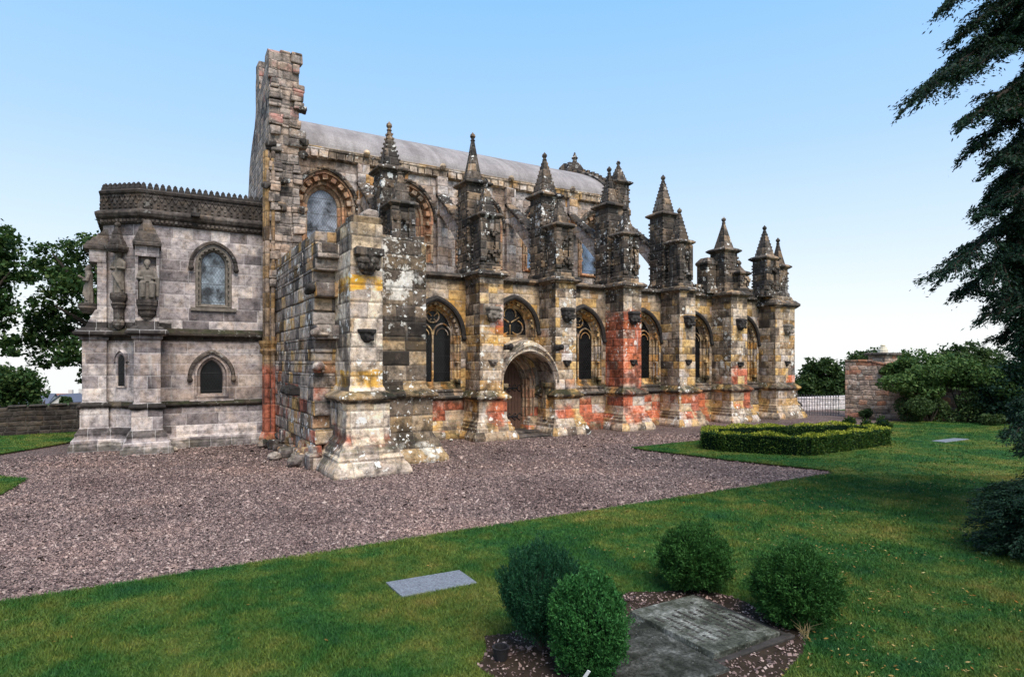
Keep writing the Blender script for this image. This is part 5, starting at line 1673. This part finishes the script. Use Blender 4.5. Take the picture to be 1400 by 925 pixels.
# far houses on the slope to the left
def house(px, d, w, dp, h, rh, rot, wallm, roofm, label):
    a, b = px_tree(px, d)
    zt = Zp(539, d)
    t = empty("distant_house", (a, b, zt - h - rh), label, "house", "houses far behind the garden wall")
    ca, sa = math.cos(rot), math.sin(rot)
    def rotm(mb):
        mb.v = [(x * ca - y * sa, x * sa + y * ca, z) for x, y, z in mb.v]
        return mb
    m = MB()
    m.box(-w / 2, w / 2, -dp / 2, dp / 2, -4, h)
    m.add([(-w / 2, -dp / 2, h), (-w / 2, dp / 2, h), (-w / 2, 0, h + rh), (w / 2, -dp / 2, h), (w / 2, dp / 2, h), (w / 2, 0, h + rh)], [(0, 1, 2), (3, 5, 4)])
    rotm(m).build("wall", M[wallm], t, local=True)
    m = MB()
    e = .3
    m.loft([[(x, -dp / 2 - e, h - .2), (x, 0, h + rh), (x, dp / 2 + e, h - .2), (x, dp / 2 + e, h), (x, 0, h + rh + .25), (x, -dp / 2 - e, h)] for x in (-w / 2 - e, w / 2 + e)])
    rf = rotm(m).build("roof", M[roofm], t, local=True)
    m = MB()
    m.box(w * .3, w * .3 + .9, -.4, .4, h + rh * .6, h + rh + 1.2)
    rotm(m).build("chimney", M[wallm], rf, local=True)
    for k in range(3):
        m = MB()
        xx = -w * .35 + k * w * .33
        m.box(xx - .5, xx + .5, -dp / 2 - .05, -dp / 2 + .1, h - 1.9, h - .6)
        rotm(m).build("window", M['glass_dark'], t, local=True)
    return t
house(38, 150, 12, 8, 4, 3.2, R(-25), 'render', 'slate', "far slate-roofed house below the left trees")
house(72, 165, 13, 8, 4, 3.0, R(-20), 'render', 'brickred', "far reddish-roofed house in the gap under the tree")
house(100, 145, 8, 8, 4.4, 3.0, R(60), 'render', 'slate', "pale gabled far house nearest the chapel wing")
tree_px(60, 60, [(47, 549, 5, 6, 0)], 1500, .3, M['leaf_far'], "small dark conifer-like tree among the far houses", .1)
tree_px(92, 90, [(91, 548, 6, 5, 0)], 1200, .4, M['leaf_far'], "tiny rounded tree by the pale far house", .1)
# plants by the left wall
bush(12, 585, 22.3, .45, .12, 2500, .07, M['leaf_gold'], "flat-topped golden shrub on the left lawn", "shrub", "shrub")
bush(35, 590, 23.6, .4, .28, 2000, .08, M['leaf_far'], "dark low bush below the garden wall at far left", "bush")
bush(100, 586, 24.5, .35, .3, 1800, .08, M['leaf_far'], "dark bush in the corner between garden wall and wing", "bush")
# ------------------------------------------------------------------ graves, stones, litter
def slab(name, x0, x1, y0, y1, z, mat, label, marks=False, bevel=.006, th=.1):
    t = empty(name, ((x0 + x1) / 2, (y0 + y1) / 2, 0), label, "grave slab")
    m = MB()
    m.box(x0, x1, y0, y1, z - th, z, .012)
    m.build("slab", M[mat], t, bevel=bevel, seg=2)
    if marks:
        m = MB()
        rows = 8
        for r_ in range(rows):
            xx = x0 + .09 + r_ * (x1 - x0 - .18) / (rows - 1)
            y = y0 + .1 + random.uniform(0, .15)
            ye = y1 - .1 - random.uniform(0, .2)
            while y < ye:
                l = random.uniform(.012, .034)
                if random.random() < .78: m.box(xx - random.uniform(.010, .016), xx + random.uniform(.010, .016), y, y + l, z - .004, z + .006)
                y += l + random.uniform(.006, .018)
        m.build("worn_lettering", M['carvedark'], t)
    return t
slab("grave_slab", 2.2, 3.06, 5.93, 6.4, .052, 'grave', "plain blue-grey slab set flat in the lawn, left of the shrubs")
slab("grave_slab", 3.86, 4.68, 3.43, 4.42, .1, 'gravestone', "mossy grey grave slab with rows of worn lettering", True)
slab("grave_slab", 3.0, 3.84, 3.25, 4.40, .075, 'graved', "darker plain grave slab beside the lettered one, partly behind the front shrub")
slab("grave_slab", 20.3, 21.7, 9.35, 9.75, .05, 'grave', "far pale slab lying flat in the right-hand lawn")
m = MB()
for (x0, x1, y0, y1) in ((3.86, 4.78, 3.36, 3.42), (4.70, 4.77, 3.43, 4.45)):
    m.box(x0, x1, y0, y1, -.02, .07, .01)
tag(m.build("stone_kerb", M['carvedark'], None, bevel=.01), "thin dark broken kerb along the lettered slab's near edge", "kerb")
# gravelly bed round the graves
bed = wavy([(2.3, 3.0), (3.6, 2.95), (4.6, 3.1), (4.86, 3.3), (5.05, 3.9), (4.98, 4.55), (4.3, 4.85), (3.4, 4.62), (2.5, 4.75), (2.25, 4.3)], .2, .06)
sheet("grave_bed", M['soil'], bed, .047)

def in_poly(x, y, poly):
    c = np.zeros(len(x), bool)
    n = len(poly)
    for i in range(n):
        x1, y1 = poly[i]
        x2, y2 = poly[(i + 1) % n]
        k = ((y1 > y) != (y2 > y)) & (x < (x2 - x1) * (y - y1) / (y2 - y1 + 1e-12) + x1)
        c ^= k
    return c
def view_pts(n, d0, d1, margin=1.2):
    """random ground points in the part of the place the photograph shows, plus a margin to the sides"""
    d = np.sqrt(rng.uniform(d0 * d0, d1 * d1, n))
    l = rng.uniform(-1.15, 1.0, n) * d
    l += np.sign(l) * rng.uniform(0, 1, n) * 0 
    p = d[:, None] * FWD + l[:, None] * RGT
    return p[:, 0], p[:, 1], d
HOLES = [(2.19, 3.07, 5.92, 6.42), (3.85, 4.67, 3.49, 4.43), (2.99, 3.85, 3.29, 4.41), (20.25, 21.75, 9.3, 9.8)]
def lawn_mask(x, y):
    k = in_poly(x, y, LAWN_A) | in_poly(x, y, LAWN_B) | in_poly(x, y, LAWN_C)
    k &= ~in_poly(x, y, bed)
    for (a, b, c, d) in HOLES: k &= ~((x > a) & (x < b) & (y > c) & (y < d))
    return k
def blades(n, d0, d1, h, w):
    x, y, d = view_pts(n, d0, d1)
    k = lawn_mask(x, y)
    x, y = x[k], y[k]
    m = len(x)
    a = rng.uniform(0, 2 * math.pi, m)
    H = h * rng.uniform(.45, 1.15, m) * (1 + .35 * np.sin(x * 1.7 + y * 2.9) * np.sin(x * 3.1 - y))
    ln = rng.normal(size=(m, 2)) * h * .55
    b = np.column_stack([x, y, np.full(m, .04)])
    s = np.column_stack([np.cos(a), np.sin(a), np.zeros(m)]) * w / 2
    tip = b + np.column_stack([ln, H])
    V = np.stack([b - s, b + s, tip], 1).reshape(-1, 3)
    return V
V1 = np.concatenate([blades(520000, 3.6, 7.5, .034, .0075), blades(410000, 7.5, 13, .036, .011), blades(320000, 13, 30, .036, .022)])
tag(big_mesh("grass", V1, np.arange(len(V1)).reshape(-1, 3), M['blade']), kind='stuff')
# longer fringe where the lawn overhangs the gravel
fr = []
for poly in (LAWN_A[9:16], LAWN_C[1:4], LAWN_B[:4]):
    for a, b in zip(poly, poly[1:]):
        L = math.dist(a, b)
        n = int(L * 320)
        s = rng.uniform(0, 1, n)
        p = np.outer(1 - s, a) + np.outer(s, b) + rng.normal(size=(n, 2)) * .025
        nr = np.array([-(b[1] - a[1]), b[0] - a[0]]) / L
        base = np.column_stack([p, np.full(n, .03)])
        aa = rng.uniform(0, 6.28, n)
        sd = np.column_stack([np.cos(aa), np.sin(aa), np.zeros(n)]) * .006
        sg = rng.normal(size=(n, 2)) * .03
        tip = base + np.column_stack([sg, rng.uniform(.01, .05, n)])
        fr.append(np.stack([base - sd, base + sd, tip], 1).reshape(-1, 3))
fr = np.concatenate(fr)
tag(big_mesh("edge_grass", fr, np.arange(len(fr)).reshape(-1, 3), M['blade']), kind='stuff')

OCT_V = np.array([(1, 0, 0), (0, 1, 0), (-1, 0, 0), (0, -1, 0), (0, 0, 1), (0, 0, -1)], float)
OCT_F = np.array([(0, 1, 4), (1, 2, 4), (2, 3, 4), (3, 0, 4)])
def pebbles(x, y, z, r):
    n = len(x)
    sc = r[:, None] * np.column_stack([rng.uniform(.7, 1.4, n), rng.uniform(.6, 1.1, n), rng.uniform(.35, .8, n)])
    a = rng.uniform(0, 6.28, n)
    v = OCT_V[None] * sc[:, None, :] * rng.uniform(.75, 1.15, (n, 6, 1))
    ca, sa = np.cos(a)[:, None], np.sin(a)[:, None]
    tx, ty = rng.normal(size=(n, 1)) * .35, rng.normal(size=(n, 1)) * .35
    X, Y, Z = v[..., 0] * ca - v[..., 1] * sa, v[..., 0] * sa + v[..., 1] * ca, v[..., 2]
    Z = Z + X * tx + Y * ty
    V = np.stack([X + x[:, None], Y + y[:, None], Z + (z + r * .25)[:, None]], -1).reshape(-1, 3)
    F = (OCT_F[None] + (np.arange(n) * 6)[:, None, None]).reshape(-1, 3)
    return V, F
def gravel_pts(n, d0, d1):
    x, y, d = view_pts(n, d0, d1)
    k = ~(in_poly(x, y, LAWN_A) | in_poly(x, y, LAWN_B) | in_poly(x, y, LAWN_C)) & (y < 20)
    return x[k], y[k]
xs, ys, rs = [], [], []
for n, d0, d1, r in ((300000, 5.0, 9.5, .0098), (220000, 9.5, 14, .0115), (100000, 14, 21, .016)):
    x, y = gravel_pts(n, d0, d1)
    xs.append(x); ys.append(y); rs.append(r * rng.lognormal(0, .42, len(x)))
xs, ys, rs = np.concatenate(xs), np.concatenate(ys), np.concatenate(rs)
v, f = pebbles(xs, ys, np.full(len(xs), -.006), rs)
tag(big_mesh("gravel_stones", v, f, M['pebble']), kind='stuff')
bx, by = rng.uniform(2.2, 5.4, 4500), rng.uniform(2.9, 4.9, 4500)
k = in_poly(bx, by, bed)
for (a, b, c, d) in HOLES[1:3]: k &= ~((bx > a) & (bx < b) & (by > c) & (by < d))
bx, by = bx[k], by[k]
v, f = pebbles(bx, by, np.full(len(bx), .048), .011 * rng.lognormal(0, .35, len(bx)))
tag(big_mesh("bed_stones", v, f, M['pebble']), kind='stuff')

# fallen leaves and needles, thickest under the cypress
x, y, d = view_pts(26000, 4.4, 16)
lat = x * RGT[0] + y * RGT[1]
dens = np.clip((lat / d - .05) * 2.2, .03, 1) * np.clip(1.4 - d / 13, .1, 1) * np.clip(.2 + np.sin(x * 2.3) * np.sin(y * 1.9 + x) + .5, .15, 1)
k = lawn_mask(x, y) & (rng.uniform(0, 1, len(x)) < dens)
C = np.column_stack([x[k], y[k], np.full(k.sum(), .068)])
C[:, 2] += rng.uniform(-.012, .008, len(C))
dr = rng.normal(size=C.shape)
dr[:, 2] *= .2
v, q = leaves(C, .036, .34, nrm=np.array([0, 0, 1.6]), dirs=dr, spread=.1)
tag(big_mesh("leaf_litter", v, q, M['litter']), kind='stuff')
# dry grass tuft by the slab
m = MB()
for k in range(26):
    a, l = random.uniform(0, 6.28), random.uniform(.05, .2)
    m.tube([(4.86 + random.uniform(-.05, .05), 3.33 + random.uniform(-.05, .05), .03), (4.86 + math.cos(a) * l * .3, 3.33 + math.sin(a) * l * .3, .03 + l * .7), (4.86 + math.cos(a) * l * .8, 3.33 + math.sin(a) * l * .8, .03 + l)], [.003, .002, .001], 4)
tag(m.build("dry_grass", M['straw'], None), "dry straw-coloured grass tuft below the right-hand spruce", "grass tuft")
# small white tag on the front shrub, black pot under the yew
m = MB()
m.box(-.012, .012, -.002, .002, -.035, .035)
o = m.build("plant_tag", M['tag'], None)
o.location = (2.68, 3.525, .20)
o.rotation_euler = (R(18), R(28), R(-30))
tag(o, "small white plastic tag stuck in the bright green front shrub", "plant tag")
m = MB()
m.lathe(0, 0, [(.05, 0), (.065, .09), (.07, .1), (.055, .1), (.05, .03)], 12)
o = m.build("flower_pot", M['iron'], None)
o.location = (2.42, 4.30, .05)
tag(o, "little black pot on the gravel at the left foot of the dark yew", "pot")

def boulder(x, y, z, r, mat, label, sq=.7, name="fallen_stone", cat="stone", group="loose stones round the chapel foot"):
    m = MB()
    m.ball((0, 0, 0), 1, 9, 7)
    m.v = [(a * r * random.uniform(.85, 1.15), b * r * random.uniform(.75, 1.05), c * r * sq * random.uniform(.85, 1.1)) for a, b, c in m.v]
    o = m.build(name, M[mat], None, bevel=0)
    o.location = (x, y, z + r * sq * .7)
    o.rotation_euler = (0, 0, random.uniform(0, 6))
    return tag(o, label, cat, group)
boulder(.62, 19.1, -.01, .12, 'pier', "small pale round stone at the wing's buttress foot")
boulder(25.15, 17.75, .35, .36, 'carvedark', "dark weathered boulder-like trough at the chapel's far right corner", .55, group=None)
m = MB()
m.rect_loft(24.95, 25.35, 17.55, 17.95, [(.05, -.05), (0, .15), (-.02, .42)])
tag(m.build("stone_block", M['dark'], None, bevel=.03), "dark stone block carrying the boulder at the chapel's far corner", "stone block")
boulder(6.9, 17.45, .0, .10, 'lichen', "white-spotted small stone at the plinth under the leftmost aisle window")
boulder(2.85, 18.7, .0, .2, 'ruin', "mossy stone in the corner where ruined wall meets chapel wing")
boulder(2.72, 16.2, .0, .17, 'ruin', "squat broken stone lying before the ruined wall's middle")
boulder(2.98, 14.95, .0, .22, 'ruin', "largest broken stone beside the tall pier's plinth")
boulder(8.0, 17.3, .0, .06, 'lichen', "tiny pale stone left of the first aisle buttress's foot")
